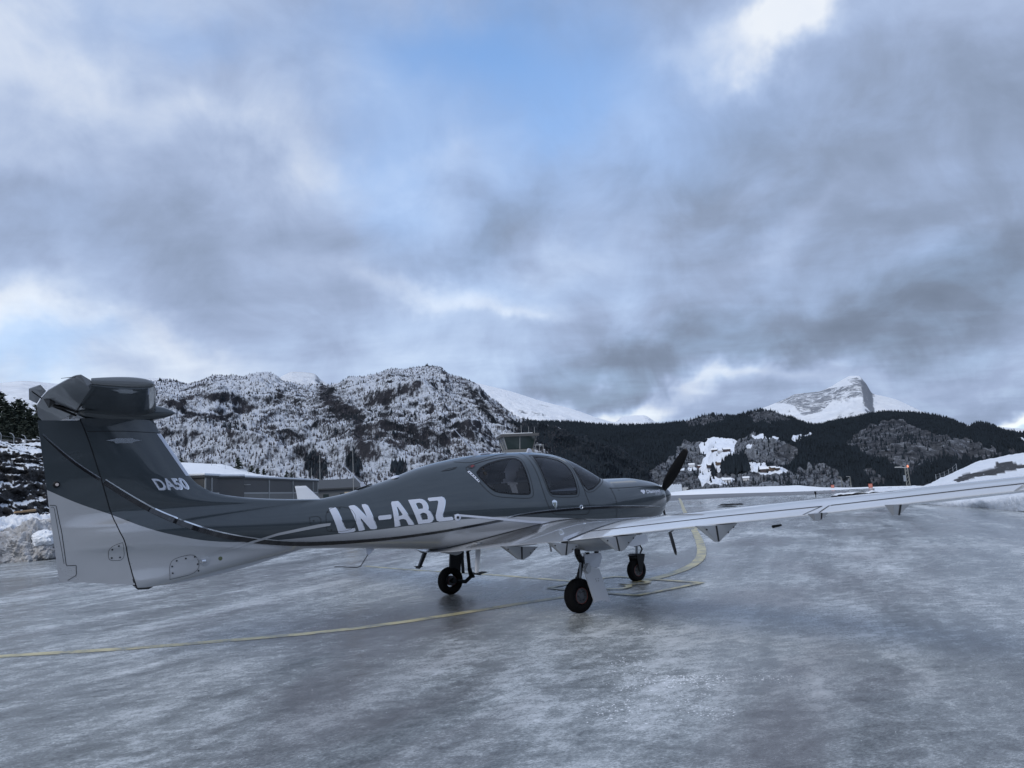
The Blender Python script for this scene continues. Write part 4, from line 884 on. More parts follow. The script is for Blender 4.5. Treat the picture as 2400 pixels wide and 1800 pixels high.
def tab(pairs):
    pairs=sorted(pairs); return pch([p[0] for p in pairs],[p[1] for p in pairs])
# fuselage pod and boom (aircraft frame: x forward, y left, z up, metres above the ground)
f_top=tab([(-5.35,1.38),(-4.8,1.41),(-4.2,1.45),(-3.6,1.49),(-3.0,1.53),(-2.7,1.565),(-2.417,1.607),(-2.135,1.677),(-1.779,1.767),(-1.367,1.9),(-1.0,1.984),(-.433,2.064),(.172,2.094),(.438,2.097),(.882,2.061),(1.213,1.965),(1.438,1.856),(1.665,1.712),(1.80,1.662),(1.95,1.658),(2.368,1.657),(2.796,1.609),(3.0,1.575),(3.14,1.53),(3.2,1.47)])
f_bot=tab([(-5.35,1.2),(-4.8,1.17),(-4.2,1.12),(-3.6,1.06),(-2.978,.994),(-2.442,.953),(-2.061,.916),(-1.228,.834),(-.502,.772),(.3,.74),(1.5,.75),(2.4,.82),(2.85,.9),(3.05,1.0),(3.14,1.09),(3.2,1.2)])
f_hw=tab([(-5.35,.07),(-4.8,.095),(-4.2,.12),(-3.6,.15),(-3.0,.19),(-2.5,.24),(-2.0,.31),(-1.5,.395),(-1.0,.48),(-.5,.55),(0,.60),(.5,.625),(1.0,.625),(1.5,.61),(2.0,.56),(2.4,.50),(2.8,.42),(3.0,.36),(3.14,.28),(3.2,.16)])
f_zw=tab([(-5.35,1.30),(-4.2,1.30),(-3.0,1.27),(-2.0,1.25),(-1.0,1.22),(0,1.2),(1.0,1.2),(2.0,1.22),(3.2,1.3)])
f_nt=tab([(-5.35,2.0),(-2.0,2.05),(0,2.0),(1.3,2.0),(1.9,2.6),(2.6,2.6),(3.2,2.2)])
f_nb=tab([(-5.35,2.0),(-2.0,2.2),(-.5,2.5),(1.0,2.8),(3.2,2.4)])
# fin leading edge / keel line
f_fin=tab([(-5.4,2.50),(-4.60,2.50),(-4.511,2.354),(-4.348,2.103),(-4.2,1.876),(-4.106,1.779),(-3.951,1.693),(-3.765,1.647),(-3.521,1.612),(-3.274,1.590),(-2.972,1.572),(-2.7,1.562),(-2.4,1.55),(-2.2,1.3)])
f_keel=tab([(-5.4,.76),(-4.72,.745),(-4.61,.739),(-4.508,.740),(-2.9,.996),(-2.2,1.3)])
_zl=np.array([1.55,1.572,1.59,1.612,1.647,1.693,1.779,1.876,2.103,2.354,2.5]); _xl=np.array([-2.4,-2.972,-3.274,-3.521,-3.765,-3.951,-4.106,-4.2,-4.348,-4.511,-4.6])
_zk=np.array([.739,.74,.996,1.1]); _xk=np.array([-4.61,-4.508,-2.9,-2.4])
hinge=tab([(.70,-4.69),(.769,-4.721),(1.0,-4.785),(1.239,-4.846),(1.32,-4.885),(1.508,-4.959),(1.897,-5.073),(2.364,-5.221),(2.52,-5.285)])  # z -> x
rud_te=tab([(.86,-5.406),(2.5,-5.645)])
def smax(a,b,k):
    h=np.clip(.5+.5*(a-b)/k,0,1); return b+(a-b)*h+k*h*(1-h)
def fin_w(x,z):
    z=np.asarray(z,float); x=np.asarray(x,float)
    xl=np.where(z>1.3,np.interp(z,_zl,_xl),np.interp(z,_zk,_xk))
    xt=rud_te(np.clip(z,.8,2.5)); c=np.maximum(xl-xt,.3); t=np.clip((xl-x)/c,0,1)
    cc=np.minimum(c,1.35)
    return cc*.58*(.2969*np.sqrt(t)-.126*t-.3516*t**2+.2843*t**3-.1015*t**4)*1.0
def body_w(x,z):
    x=np.asarray(x,float); z=np.asarray(z,float)
    zw=f_zw(x); up=z>=zw
    r=np.where(up,(z-zw)/(f_top(x)-zw),(zw-z)/(zw-f_bot(x))); n=np.where(up,f_nt(x),f_nb(x))
    inside=np.clip(1-np.clip(r,0,1)**n,0,1)
    return f_hw(x)*inside**(1/n)
def W(x,z):
    x=np.asarray(x,float); z=np.asarray(z,float)
    b=body_w(x,z)
    f=fin_w(x,z)
    zt=f_top(x); zb=f_bot(x)
    dz=np.maximum(np.maximum(z-zt,zb-z),0)
    a=.055*np.clip((-2.9-x)/1.3,0,1)*np.exp(-dz/.07)
    env=np.clip((f_fin(x)-z)/.05,0,1)*np.clip((z-f_keel(x))/.08,0,1)*np.clip((x+5.75)/.5,0,1)
    tail=smax(b,f+a*np.sqrt(env),.035)
    k=np.clip((-2.35-x)/.5,0,1)
    return b*(1-k)+np.maximum(tail-.006,0)*k
def ztop(x): return np.maximum(f_top(x),np.where(np.asarray(x)<-2.35,f_fin(x),0))
def zbot(x): return np.minimum(f_bot(x),np.where(np.asarray(x)<-2.85,f_keel(x),9))

PL = empty('light_aircraft', (-.2389, 10.7906, 0), PI/2-.9251)
tag(PL, 'grey and silver single engine low wing aeroplane with T tail parked on the ice', 'aeroplane')

def fcurve_norm(nt, xsock, pts, x0=-6.0, x1=4.0, z1=3.0):
    g = G(nt); t = g.m('DIVIDE', g.m('SUBTRACT', xsock, x0), x1-x0)
    n = nt.nodes.new('ShaderNodeFloatCurve'); c = n.mapping.curves[0]; pts = sorted(pts)
    P = [((x-x0)/(x1-x0), z/z1) for x, z in pts]; P = [(0, P[0][1])]+P+[(1, P[-1][1])]
    while len(c.points) < len(P): c.points.new(.5, .5)
    for p, q in zip(c.points, P): p.location = q; p.handle_type = 'AUTO_CLAMPED'
    n.mapping.update(); nt.links.new(t, n.inputs['Value']); return g.m('MULTIPLY', n.outputs[0], z1)
PAINT_EDGE = [(-5.7, 1.87), (-5.536, 1.78), (-5.257, 1.632), (-4.972, 1.508), (-4.672, 1.364), (-4.392, 1.262), (-3.95, 1.157), (-3.514, 1.122), (-3.277, 1.119), (-2.882, 1.126), (-2.565, 1.136), (-2.101, 1.152), (-1.631, 1.178), (-1.138, 1.205), (-.681, 1.211), (-.35, 1.205), (-.091, 1.189), (.25, 1.157), (.613, 1.129), (1.1, 1.085), (1.638, 1.053), (2.269, 1.034), (2.6, 1.03), (2.883, 1.045), (3.1, 1.08)]
def paint(nt, b, base, rough=.12, metal=.35, flake=.25):
    g = G(nt); o = coords(nt)
    v = nt.nodes.new('ShaderNodeTexVoronoi'); v.inputs['Scale'].default_value = 900; g.L(o, v.inputs['Vector'])
    dirt = g.noise(o, 2.5, 8, .65, .5)
    if isinstance(base, tuple): c = g.mix(g.m('MULTIPLY', dirt, .3), base, tuple(q*.72 for q in base))
    else: c = base
    g.L(c, b.inputs['Base Color']); b.inputs['Metallic'].default_value = metal
    g.L(g.m('MULTIPLY_ADD', dirt, .16, rough+.10), b.inputs['Roughness'])
    b.inputs['Coat Weight'].default_value = 1.0; b.inputs['Coat IOR'].default_value = 1.5
    g.L(g.ramp(dirt, [(.35, .02), (.75, .09)]), b.inputs['Coat Roughness'])
DARK = (.038, .050, .059); SILV = (.44, .455, .48); PALE = (.66, .68, .71)
def mat_body():
    m, nt, b = new_mat('two_tone_paint'); g = G(nt); o = coords(nt); s = sep(nt, o)
    e = fcurve_norm(nt, s[0], PAINT_EDGE); k = g.m('GREATER_THAN', s[2], e)
    d = g.noise(o, 2.5, 8, .65, .5, off=(4, 4, 4)); dk = g.mix(d, tuple(c*.8 for c in DARK), tuple(c*1.2 for c in DARK)); sv = g.mix(d, tuple(c*.9 for c in SILV), tuple(min(1, c*1.06) for c in SILV))
    paint(nt, b, g.mix(k, sv, dk)); return m
M['body'] = mat_body()
def mat_paint(name, col, **kw):
    m, nt, b = new_mat(name); paint(nt, b, col, **kw); return m
M['darkpaint'] = mat_paint('dark_grey_paint', DARK); M['silver'] = mat_paint('silver_paint', SILV); M['pale'] = mat_paint('pale_wing_paint', PALE, rough=.25, metal=.1)
M['undersides'] = mat_paint('door_paint', (.66, .68, .72), rough=.3, metal=.0)
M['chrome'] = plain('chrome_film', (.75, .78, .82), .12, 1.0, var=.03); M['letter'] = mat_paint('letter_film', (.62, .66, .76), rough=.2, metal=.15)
M['seam'] = plain('panel_gap', (.008, .009, .011), .6, var=.05); M['blackstripe'] = plain('black_stripe', (.006, .006, .008), .12, 0, 1.0, var=.05)
M['cloth'] = plain('seat_cloth', (.035, .033, .032), .85, bump=.2, scale=30)
def mat_glass():
    m = bpy.data.materials.new('tinted_acrylic'); m.use_nodes = True; nt = m.node_tree; nt.nodes.clear(); N = nt.nodes.new; L = nt.links.new
    out = N('ShaderNodeOutputMaterial'); mx = N('ShaderNodeMixShader'); tr = N('ShaderNodeBsdfTransparent'); gl = N('ShaderNodeBsdfGlossy'); fr = N('ShaderNodeFresnel')
    tr.inputs[0].default_value = (.80, .80, .83, 1); gl.inputs['Roughness'].default_value = .01; gl.inputs[0].default_value = (.95, .97, 1, 1); fr.inputs[0].default_value = 1.5
    L(fr.outputs[0], mx.inputs[0]); L(tr.outputs[0], mx.inputs[1]); L(gl.outputs[0], mx.inputs[2]); L(mx.outputs[0], out.inputs[0]); return m
M['glass'] = mat_glass()

# window outlines in (x, z)
REAR_GLASS = [(-.649, 1.805), (-.556, 1.871), (-.409, 1.925), (-.201, 1.97), (-.007, 1.994), (.085, 1.992), (.129, 1.954), (.122, 1.86), (.112, 1.752), (.101, 1.598), (.088, 1.503), (.065, 1.486), (-.062, 1.490), (-.242, 1.506), (-.398, 1.530), (-.464, 1.551), (-.523, 1.596), (-.59, 1.68), (-.637, 1.753)]
REAR_SEAM = [(-.709, 1.898), (-.551, 1.946), (-.231, 2.004), (.028, 2.024), (.13, 2.018), (.173, 1.971), (.163, 1.859), (.152, 1.702), (.144, 1.548), (.133, 1.469), (.096, 1.434), (.02, 1.429), (-.254, 1.450), (-.428, 1.472), (-.511, 1.499), (-.597, 1.58), (-.69, 1.716), (-.785, 1.85), (-.77, 1.885)]
FRONT_SEAM = [(.36, 2.028), (.37, 1.949), (.366, 1.778), (.372, 1.604), (.395, 1.489), (.443, 1.431), (.619, 1.416), (.901, 1.406), (.95, 1.432), (.973, 1.498), (.985, 1.65), (.995, 1.78), (.975, 1.88), (.93, 1.945), (.85, 1.985), (.7, 2.02), (.5, 2.034)]
FRONT_GLASS = [(.412, 2.012), (.398, 1.931), (.394, 1.87), (.396, 1.71), (.404, 1.57), (.42, 1.504), (.451, 1.467), (.629, 1.455), (.91, 1.449), (.934, 1.517), (.944, 1.677), (.950, 1.79), (.923, 1.885), (.84, 1.955), (.66, 1.998), (.5, 2.013)]
WS_TOP = [(1.060, 1.832), (1.068, 1.691), (1.088, 1.57), (1.155, 1.50), (1.25, 1.513), (1.36, 1.56), (1.50, 1.622), (1.66, 1.70), (1.60, 1.80), (1.40, 1.92), (1.15, 2.04), (.93, 2.10), (1.0, 1.98)]   # windscreen, runs over the top
WS_SEAM = [(1.027, 1.859), (1.036, 1.718), (1.061, 1.546), (1.105, 1.476), (1.17, 1.462), (1.27, 1.478), (1.39, 1.53), (1.53, 1.592), (1.71, 1.675)]
def dens(pts, step=.03):
    return resample(np.array(pts, float), step)

def build_fuselage():
    xs = np.unique(np.concatenate([np.linspace(3.2, 3.05, 12), np.linspace(3.05, 1.95, 40), np.linspace(1.95, -.85, 150), np.linspace(-.85, -2.8, 50), np.linspace(-2.8, -4.0, 50), np.linspace(-4.0, -4.75, 60), np.linspace(-4.75, -5.27, 50)]))[::-1]
    nz = 72; rows = []
    zq = np.linspace(.70, 2.52, 400); hx = hinge(zq)
    for x in xs:
        zt = float(ztop(x)); zb = float(zbot(x)); cut = False
        if x < -4.7:
            zh = float(np.interp(-x, -hx, zq))
            if zh > zb: zb = zh; cut = True
        t = np.linspace(0, PI, nz); z = (zb+zt)/2-(zt-zb)/2*np.cos(t)
        w = W(x, z); w[-1] = 0
        if not cut: w[0] = 0
        rows.append(np.stack([np.full(nz, x), w, z], 1))
    R = np.array(rows); n = len(xs)
    right = R.copy(); right[..., 1] *= -1
    V = np.concatenate([R.reshape(-1, 3), right.reshape(-1, 3)]); F1 = grid_faces(n, nz); F2 = F1[:, ::-1]+n*nz; F = np.concatenate([F1, F2])
    c = V[F].mean(1)
    def hole(poly): return inpoly(c[:, 0], c[:, 2], poly)
    k = hole(REAR_GLASS) | hole(FRONT_GLASS) | hole(WS_TOP)
    F = F[~k]
    o = fast_mesh('fuselage', V, F, M['body'], smooth=True); o.parent = PL
    bm = bmesh.new(); bm.from_mesh(o.data); bmesh.ops.remove_doubles(bm, verts=bm.verts, dist=2e-4); bmesh.ops.recalc_face_normals(bm, faces=bm.faces)
    for e in bm.edges: e.smooth = True
    bm.to_mesh(o.data); bm.free(); return o
FUS = build_fuselage()

def surf_y(x, z, side=-1, off=.003): return side*(float(W(x, z))+off)
def surf_n(x, z, side=-1):
    e = .004; dx = (W(x+e, z)-W(x-e, z))/(2*e); dz = (W(x, z+e)-W(x, z-e))/(2*e)
    n = np.array([-float(dx), 1.0, -float(dz)]); n /= np.linalg.norm(n); n[1] *= side; return n
def on_skin(x, z, side=-1, off=.003):
    n = surf_n(x, z, side); return np.array([x, side*float(W(x, z)), z])+n*off
def skin_strip(name, pts, w, mat, off=.003, side=-1, parent=None, step=.03, closed=False, w_end=None, it=0):
    P = list(pts)+([pts[0]] if closed else [])
    P = smooth_line(P, it) if it else np.array(P, float)
    P = resample(P, step); T = np.gradient(P, axis=0); T /= np.maximum(np.linalg.norm(T, axis=1)[:, None], 1e-9); Nn = np.stack([-T[:, 1], T[:, 0]], 1); V = []
    n = len(P); ww = np.full(n, w) if np.isscalar(w) else np.interp(np.linspace(0, 1, n), np.linspace(0, 1, len(w)), w)
    for p, q, k in zip(P, Nn, ww):
        for s in (1, -1):
            a = p+q*s*k/2; V.append(on_skin(a[0], a[1], side, off))
    F = [(2*i, 2*i+1, 2*i+3, 2*i+2) if side < 0 else (2*i, 2*i+2, 2*i+3, 2*i+1) for i in range(n-1)]
    return mesh_obj(name, V, F, mat, parent or PL, smooth=True)
def skin_poly(name, polys, mat, off=.003, side=-1, parent=None, step=.04, holes=(), fn=None):
    # filled outline(s) laid on the skin: triangulated with inner points so that it follows the curvature
    fn = fn or (lambda x, z: on_skin(x, z, side, off)); AV = []; AF = []
    for poly in polys:
        loops = [dens(list(poly)+[poly[0]], step)[:-1]]+[dens(list(h)+[h[0]], step)[:-1] for h in holes if inpoly(np.array([h[0][0]]), np.array([h[0][1]]), poly)[0]]
        vs = []; fc = []
        for l in loops:
            n = len(vs); vs += [Vector(p) for p in l]; fc.append(list(range(n, n+len(l))))
        L0 = loops[0]; x0, z0 = L0.min(0); x1, z1 = L0.max(0)
        gx, gz = np.meshgrid(np.arange(x0+step/2, x1, step), np.arange(z0+step/2, z1, step)); q = np.stack([gx.ravel(), gz.ravel()], 1)
        if len(q):
            k = inpoly(q[:, 0], q[:, 1], [tuple(p) for p in L0])
            allp = np.concatenate(loops); k &= (np.min(np.linalg.norm(q[:, None]-allp[None], axis=2), axis=1) > step*.4)
            vs += [Vector(p) for p in q[k]]
        r = geometry.delaunay_2d_cdt(vs, [], fc, 2 if len(loops) > 1 else 1, 1e-6)
        n = len(AV); AV += [fn(v[0], v[1]) for v in r[0]]; AF += [tuple(i+n for i in f) for f in r[2]]
    o = mesh_obj(name, AV, AF, mat, parent or PL, smooth=True)
    bm = bmesh.new(); bm.from_mesh(o.data)
    for f in bm.faces:
        f.normal_update()
        if f.normal.y*side < 0: f.normal_flip()
    bm.to_mesh(o.data); bm.free(); return o

# --- windows
for side in (-1, 1):
    for nm, gp in (('side_window', REAR_GLASS), ('side_window', FRONT_GLASS)):
        gl = skin_poly(nm, [gp], M['glass'], -.001, side, step=.045)
        skin_strip('window_edge', gp, .022, M['black'], .0015, side, gl, closed=True)
    skin_strip('window_seam', REAR_SEAM, .008, M['seam'], .002, side, closed=True, it=1)
    skin_strip('window_seam', FRONT_SEAM, .008, M['seam'], .002, side, closed=True, it=1)
def windscreen():
    x = np.linspace(.93, 1.72, 60); V = []; nz = 60; rows = []
    for xx in x:
        zt = float(f_top(xx)); zb = 1.40; t = np.linspace(0, PI/2, nz); z = zb+(zt-zb)*np.sin(t); w = W(xx, z); w[-1] = 0; rows.append(np.stack([np.full(nz, xx), w, z], 1))
    R = np.array(rows); L_ = R.copy(); L_[..., 1] *= -1; V = np.concatenate([R.reshape(-1, 3), L_.reshape(-1, 3)]); F1 = grid_faces(60, nz); F = np.concatenate([F1[:, ::-1], F1+60*nz])
    c = V[F].mean(1); big = [(a, b) for a, b in WS_TOP]
    k = inpoly(c[:, 0], c[:, 2], big); F = F[k]
    o = fast_mesh('windscreen', V, F, M['glass'], smooth=True); o.parent = PL
    bm = bmesh.new(); bm.from_mesh(o.data); bmesh.ops.remove_doubles(bm, verts=bm.verts, dist=2e-4); bmesh.ops.delete(bm, geom=[v for v in bm.verts if not v.link_faces], context='VERTS'); bmesh.ops.recalc_face_normals(bm, faces=bm.faces); bm.to_mesh(o.data); bm.free()
    for side in (-1, 1):
        skin_strip('window_edge', WS_TOP[:8], .022, M['black'], .0015, side, o)
        skin_strip('window_edge', [(1.060, 1.832), (1.03, 1.93), (.98, 2.0), (.945, 2.045)], .022, M['darkpaint'], .0015, side, o)
        skin_strip('window_seam', WS_SEAM, .008, M['seam'], .002, side, it=1)
windscreen()

# --- seams, doors, panels on the visible and the far side
for side in (-1, 1):
    skin_strip('door_gap', [(.26, 2.075), (.285, 2.051), (.293, 1.959), (.294, 1.796), (.296, 1.574), (.329, 1.372), (.382, 1.25), (.419, 1.205), (.47, 1.185), (.542, 1.178), (1.03, 1.149), (1.09, 1.165), (1.132, 1.258), (1.10, 1.36), (1.078, 1.461), (1.06, 1.682), (1.03, 1.86), (.99, 1.93)], .008, M['seam'], .0022, side, it=1)
    skin_strip('cowling_gap', [(1.655, 1.52), (1.665, 1.435), (1.69, 1.343), (1.695, 1.247), (1.685, 1.166), (1.66, 1.04)], .008, M['seam'], .0022, side, it=1)
    skin_strip('cowling_gap', [(1.627, 1.508), (1.908, 1.500), (2.255, 1.506), (2.582, 1.512), (2.95, 1.50), (3.12, 1.47)], .008, M['seam'], .0022, side, it=1)
skin_strip('fairing_gap', [(-5.21, 2.362), (-4.887, 2.367), (-4.53, 2.352)], .006, M['seam'], .0022)
skin_strip('roof_gap', [(-.87, 1.97), (-.70, 1.945), (-.551, 1.965), (-.231, 2.04), (.05, 2.075)], .005, M['seam'], .002, it=1)
# --- chrome and black sweeping stripes
S1 = [(-5.60, 2.325), (-5.552, 2.275), (-5.333, 2.055), (-5.087, 1.868), (-4.804, 1.662), (-4.529, 1.486), (-4.249, 1.345), (-3.954, 1.231), (-3.558, 1.131), (-3.2, 1.075), (-3.021, 1.056), (-2.864, 1.043), (-2.444, 1.029), (-1.878, 1.032), (-1.286, 1.069), (-.817, 1.118), (-.391, 1.163)]
S2 = [(-.344, 1.188), (-.22, 1.207), (-.089, 1.222), (.15, 1.238), (.413, 1.246), (.7, 1.252), (.952, 1.253), (1.3, 1.249), (1.664, 1.236), (2.1, 1.215), (2.649, 1.184), (2.85, 1.165)]
def split_x(P, x):      # stripe pieces either side of the rudder hinge
    return [p for p in P if p[0] < x], [p for p in P if p[0] > x]
S1a = smooth_line(S1, 2); ZH = 1.80; XH = float(hinge(ZH))
S1d = resample(S1a, .01); aft = np.array([p for p in S1d if p[0] < float(hinge(p[1]))-.016]); fore = np.array([p for p in S1d if p[0] > float(hinge(p[1]))+.010])
skin_strip('black_stripe', fore, [.044, .050, .050, .044, .034, .030, .030], M['blackstripe'], .0045, step=.014)
skin_strip('chrome_stripe', fore[fore[:, 0] < -2.9]+np.array([.014, .030]), [.010, .014, .014, .010, .003], M['chrome'], .0068, step=.014)
S2s = smooth_line(S2, 2)
skin_strip('black_stripe', S2s-np.array([0, .012]), [.002, .022, .034, .036, .034, .030, .018, .006], M['blackstripe'], .0026, step=.025)
skin_strip('chrome_stripe', S2s+np.array([0, .008]), [.006, .012, .013, .012, .010, .005, .002], M['chrome'], .0032, step=.025)
# chrome and black line meeting them along the upper edge of the silver
skin_strip('silver_band', [(.9, 1.072), (1.638, 1.045), (2.269, 1.026), (2.6, 1.02), (2.883, 1.035), (3.02, 1.06)], [.004, .02, .03, .03, .02, .004], M['letter'], .0026)

# --- registration letters, 30 cm tall, leaning back; chrome drop edge below
def glyph_map(x0, z0, wd, ht=.305, lean=-.108, rise=.042):
    return lambda u, v: (x0+u*wd+lean*v, z0+ht*v+rise*u*wd)
GL = {
 'letter_L': (-2.569, 1.142, .205, [[(0, 0.03), (.05, 0), (.95, 0), (1, .14), (.47, .14), (.42, .19), (.42, 1), (0, 1)]], []),
 'letter_N': (-2.325, 1.157, .222, [[(0, 0), (.30, 0), (.30, .56), (.66, 0), (1, 0), (1, .97), (.94, 1), (.70, 1), (.70, .44), (.34, 1), (0, 1)]], []),
 'hyphen': (-2.075, 1.268, .165, [[(0, 0), (1, 0), (1, .17), (0, .17)]], []),
 'letter_A': (-1.878, 1.175, .245, [[(0, 0), (.27, 0), (.325, .27), (.675, .27), (.73, 0), (1, 0), (.70, 1), (.33, 1)]], [[(.37, .41), (.63, .41), (.53, .80), (.47, .80)]]),
 'letter_B': (-1.575, 1.188, .215, [[(0, 0), (.72, 0), (.90, .05), (1, .14), (1, .38), (.93, .48), (.82, .53), (.93, .58), (.98, .66), (.98, .86), (.88, .96), (.72, 1), (0, 1)]], [[(.30, .15), (.66, .15), (.71, .19), (.71, .38), (.66, .43), (.30, .43)], [(.30, .60), (.64, .60), (.69, .64), (.69, .81), (.64, .85), (.30, .85)]]),
 'letter_Z': (-1.325, 1.200, .215, [[(0, 0.05), (.08, 0), (1, 0), (1, .14), (.36, .14), (1, .80), (1, .94), (.92, 1), (0, 1), (0, .86), (.62, .86), (0, .22)]], []),
}
for nm, (x0, z0, wd, P, H) in GL.items():
    f = glyph_map(x0, z0, wd); sh = lambda q, d=(0, 0): [(f(u, v)[0]+d[0], f(u, v)[1]+d[1]) for u, v in q]
    top = skin_poly(nm, [sh(p) for p in P], M['letter'], .0052, holes=[sh(h) for h in H], step=.035)
    skin_poly('chrome_edge', [sh(p, (.011, .001)) for p in P], M['chrome'], .0036, holes=[sh(h, (.011, .001)) for h in H], step=.035, parent=top)

def text_mesh(txt, bold=0.0):
    c = bpy.data.curves.new('lettering', 'FONT'); c.body = txt; c.offset = bold; o = bpy.data.objects.new('lettering', c); COL.objects.link(o)
    bpy.context.view_layer.update(); me = bpy.data.meshes.new_from_object(o.evaluated_get(bpy.context.evaluated_depsgraph_get()))
    V = np.array([v.co[:] for v in me.vertices]); F = [tuple(p.vertices) for p in me.polygons]
    bpy.data.objects.remove(o); bpy.data.curves.remove(c); bpy.data.meshes.remove(me); return V, F
def skin_text(name, txt, x0, z0, h, wd, mat, off=.004, lean=0.0, rise=0.0, parent=None, bold=0.0):
    V, F = text_mesh(txt, bold); lo, hi = V[:, 0].min(), V[:, 0].max(); u = (V[:, 0]-lo)/(hi-lo)*wd; v = V[:, 1]/.70*h
    P = [on_skin(x0+a+lean*b, z0+b+rise*a, -1, off) for a, b in zip(u, v)]
    o = mesh_obj(name, P, [f[::1] for f in F], mat, parent or PL); return o
for k_, dx, dz in ((0, 0, 0), (1, .006, 0), (2, .003, .005)):
    pass
t_ = skin_text('type_lettering', 'DA50', -4.53, 1.742, .118, .315, M['letter'], .0050, lean=-.62, bold=.022)
skin_text('chrome_edge', 'DA50', -4.519, 1.738, .118, .315, M['chrome'], .0034, lean=-.62, parent=t_, bold=.022)
skin_text('maker_lettering', 'Diamond', 2.485, 1.398, .050, .405, M['letter'], .005, lean=.05, bold=.03)
skin_text('maker_lettering', 'AIRCRAFT', 2.71, 1.366, .019, .19, M['letter'], .004)
skin_poly('maker_emblem', [[(2.330, 1.437), (2.375, 1.460), (2.398, 1.447), (2.420, 1.460), (2.462, 1.432), (2.398, 1.385)]], M['letter'], .004, step=.02)
# --- access panels, placards, handles
def outline_panel(name, pts, w=.0035, fast=(), it=2):
    o = skin_strip(name, pts, w, M['seam'], .0058, closed=True, it=it, step=.02)
    for (x, z) in fast:
        p = on_skin(x, z, -1, .002); n = surf_n(x, z); q = p+n*.004; MB().bar(p, q, .009, .009, 10).build('fastener', M['dark_metal'], o)
    return o
outline_panel('access_panel', [(-2.719, 1.21), (-2.719, 1.455), (-2.37, 1.452), (-2.355, 1.17), (-2.69, 1.165)], fast=[(-2.69, 1.40), (-2.54, 1.44), (-2.66, 1.19)])
outline_panel('access_panel', [(-2.913, 1.355), (-2.78, 1.362), (-2.780, 1.252), (-2.908, 1.246)], fast=[(-2.868, 1.312)])
outline_panel('access_panel', [(-4.407, .80), (-4.413, .985), (-4.30, 1.03), (-4.135, 1.04), (-4.103, .84)], fast=[(-4.38, .86), (-4.385, .93), (-4.34, .985), (-4.25, 1.0), (-4.16, 1.01), (-4.13, .93), (-4.12, .86)])
outline_panel('access_panel', [(-4.865, 1.22), (-4.96, 1.19), (-4.99, 1.15), (-4.985, 1.06), (-4.95, 1.04), (-4.83, 1.04)], fast=[(-4.955, 1.155), (-4.90, 1.185), (-4.955, 1.07), (-4.88, 1.07)])
def disc(name, x, z, r, mat, h=.006, parent=None, n=24, prof=None):
    p = on_skin(x, z, -1, 0); d = surf_n(x, z); return MB().lathe(p, d, prof or [(0, 0), (0, r), (h, r), (h*1.4, r*.9), (h*1.4, 0)], n).build(name, mat, parent or PL, True)
v_ = disc('air_vent', -4.06, .96, .055, M['silver'], .004)
MB().lathe(on_skin(-4.06, .955, -1, .0), Vector((-.9, -.45, 0)), [(0, .026), (.05, .024), (.05, .02), (.01, .018)], 16).build('vent_tube', M['chrome'], v_, True)
disc('green_sticker', -3.894, .968, .022, plain('green_sticker', (.10, .12, .06), .6), .001)
disc('round_beacon', -5.46, 1.83, .032, M['black'], .006)
disc('tail_light', -5.455, 1.832, .016, plain('lens', (.55, .5, .5), .2), .02)
disc('door_lock', .953, 1.262, .030, M['chrome'], .010, prof=[(0, 0), (0, .030), (.010, .030), (.012, .024), (.008, .020), (.008, 0)])
s_ = disc('static_port', -1.045, 1.238, .045, M['letter'], .004); disc('port_centre', -1.045, 1.238, .018, M['dark_metal'], .009, s_)
skin_poly('port_tab', [[(-1.10, 1.272), (-1.035, 1.286), (-1.03, 1.262), (-1.085, 1.25)]], M['letter'], .003)
h_ = skin_poly('door_handle', [[(.425, 1.372), (.47, 1.392), (.515, 1.366), (.505, 1.30), (.485, 1.245), (.46, 1.262), (.435, 1.32)]], M['chrome'], .004, step=.02)
skin_poly('handle_grip', [[(.44, 1.352), (.50, 1.352), (.485, 1.28), (.462, 1.275)]], plain('handle_grip', (.22, .25, .24), .35, .3), .009, parent=h_, step=.02)
skin_poly('pale_strip', [[(-1.03, 1.278), (-.70, 1.232), (-.34, 1.182), (.02, 1.13), (.45, 1.084), (1.09, 1.048), (1.63, 1.033), (1.63, 1.018), (1.09, 1.022), (.45, 1.054), (.02, 1.098), (-.345, 1.152), (-.70, 1.206), (-1.03, 1.250)]], M['letter'], .0066, step=.05)  # two long pale strips laid on the fuselage side
skin_poly('pale_strip', [[(-2.665, 1.272), (-2.80, 1.268), (-2.95, 1.248), (-3.285, 1.20), (-3.70, 1.098), (-4.057, 1.016), (-4.272, .954), (-4.057, 1.000), (-3.70, 1.072), (-3.285, 1.172), (-2.95, 1.212), (-2.72, 1.238), (-2.655, 1.244)]], M['silver'], .0066, step=.05)
skin_poly('intake', [[(-1.135, 1.842), (-1.03, 1.875), (-.88, 1.897), (-.93, 1.868), (-1.03, 1.848)]], M['dark_metal'], .003, step=.02)
skin_poly('intake_lip', [[(-1.08, 1.852), (-1.02, 1.866), (-.945, 1.878), (-.975, 1.864), (-1.03, 1.852)]], M['darkpaint'], .006, step=.02)
r_ = skin_poly('rescue_placard', [[(-.722, 1.905), (-.658, 1.930), (-.612, 1.912), (-.64, 1.880), (-.70, 1.862), (-.735, 1.875)]], plain('placard_black', (.03, .03, .035), .4), .004, step=.02)
skin_poly('arrow', [[(-.70, 1.895), (-.655, 1.915), (-.628, 1.905), (-.66, 1.888), (-.69, 1.876)]], plain('placard_red', (.14, .025, .03), .4), .006, parent=r_, step=.02)
pl_ = skin_poly('pull_placard', [[(-.782, 1.822), (-.748, 1.838), (-.648, 1.692), (-.672, 1.672)]], M['letter'], .004, step=.02)
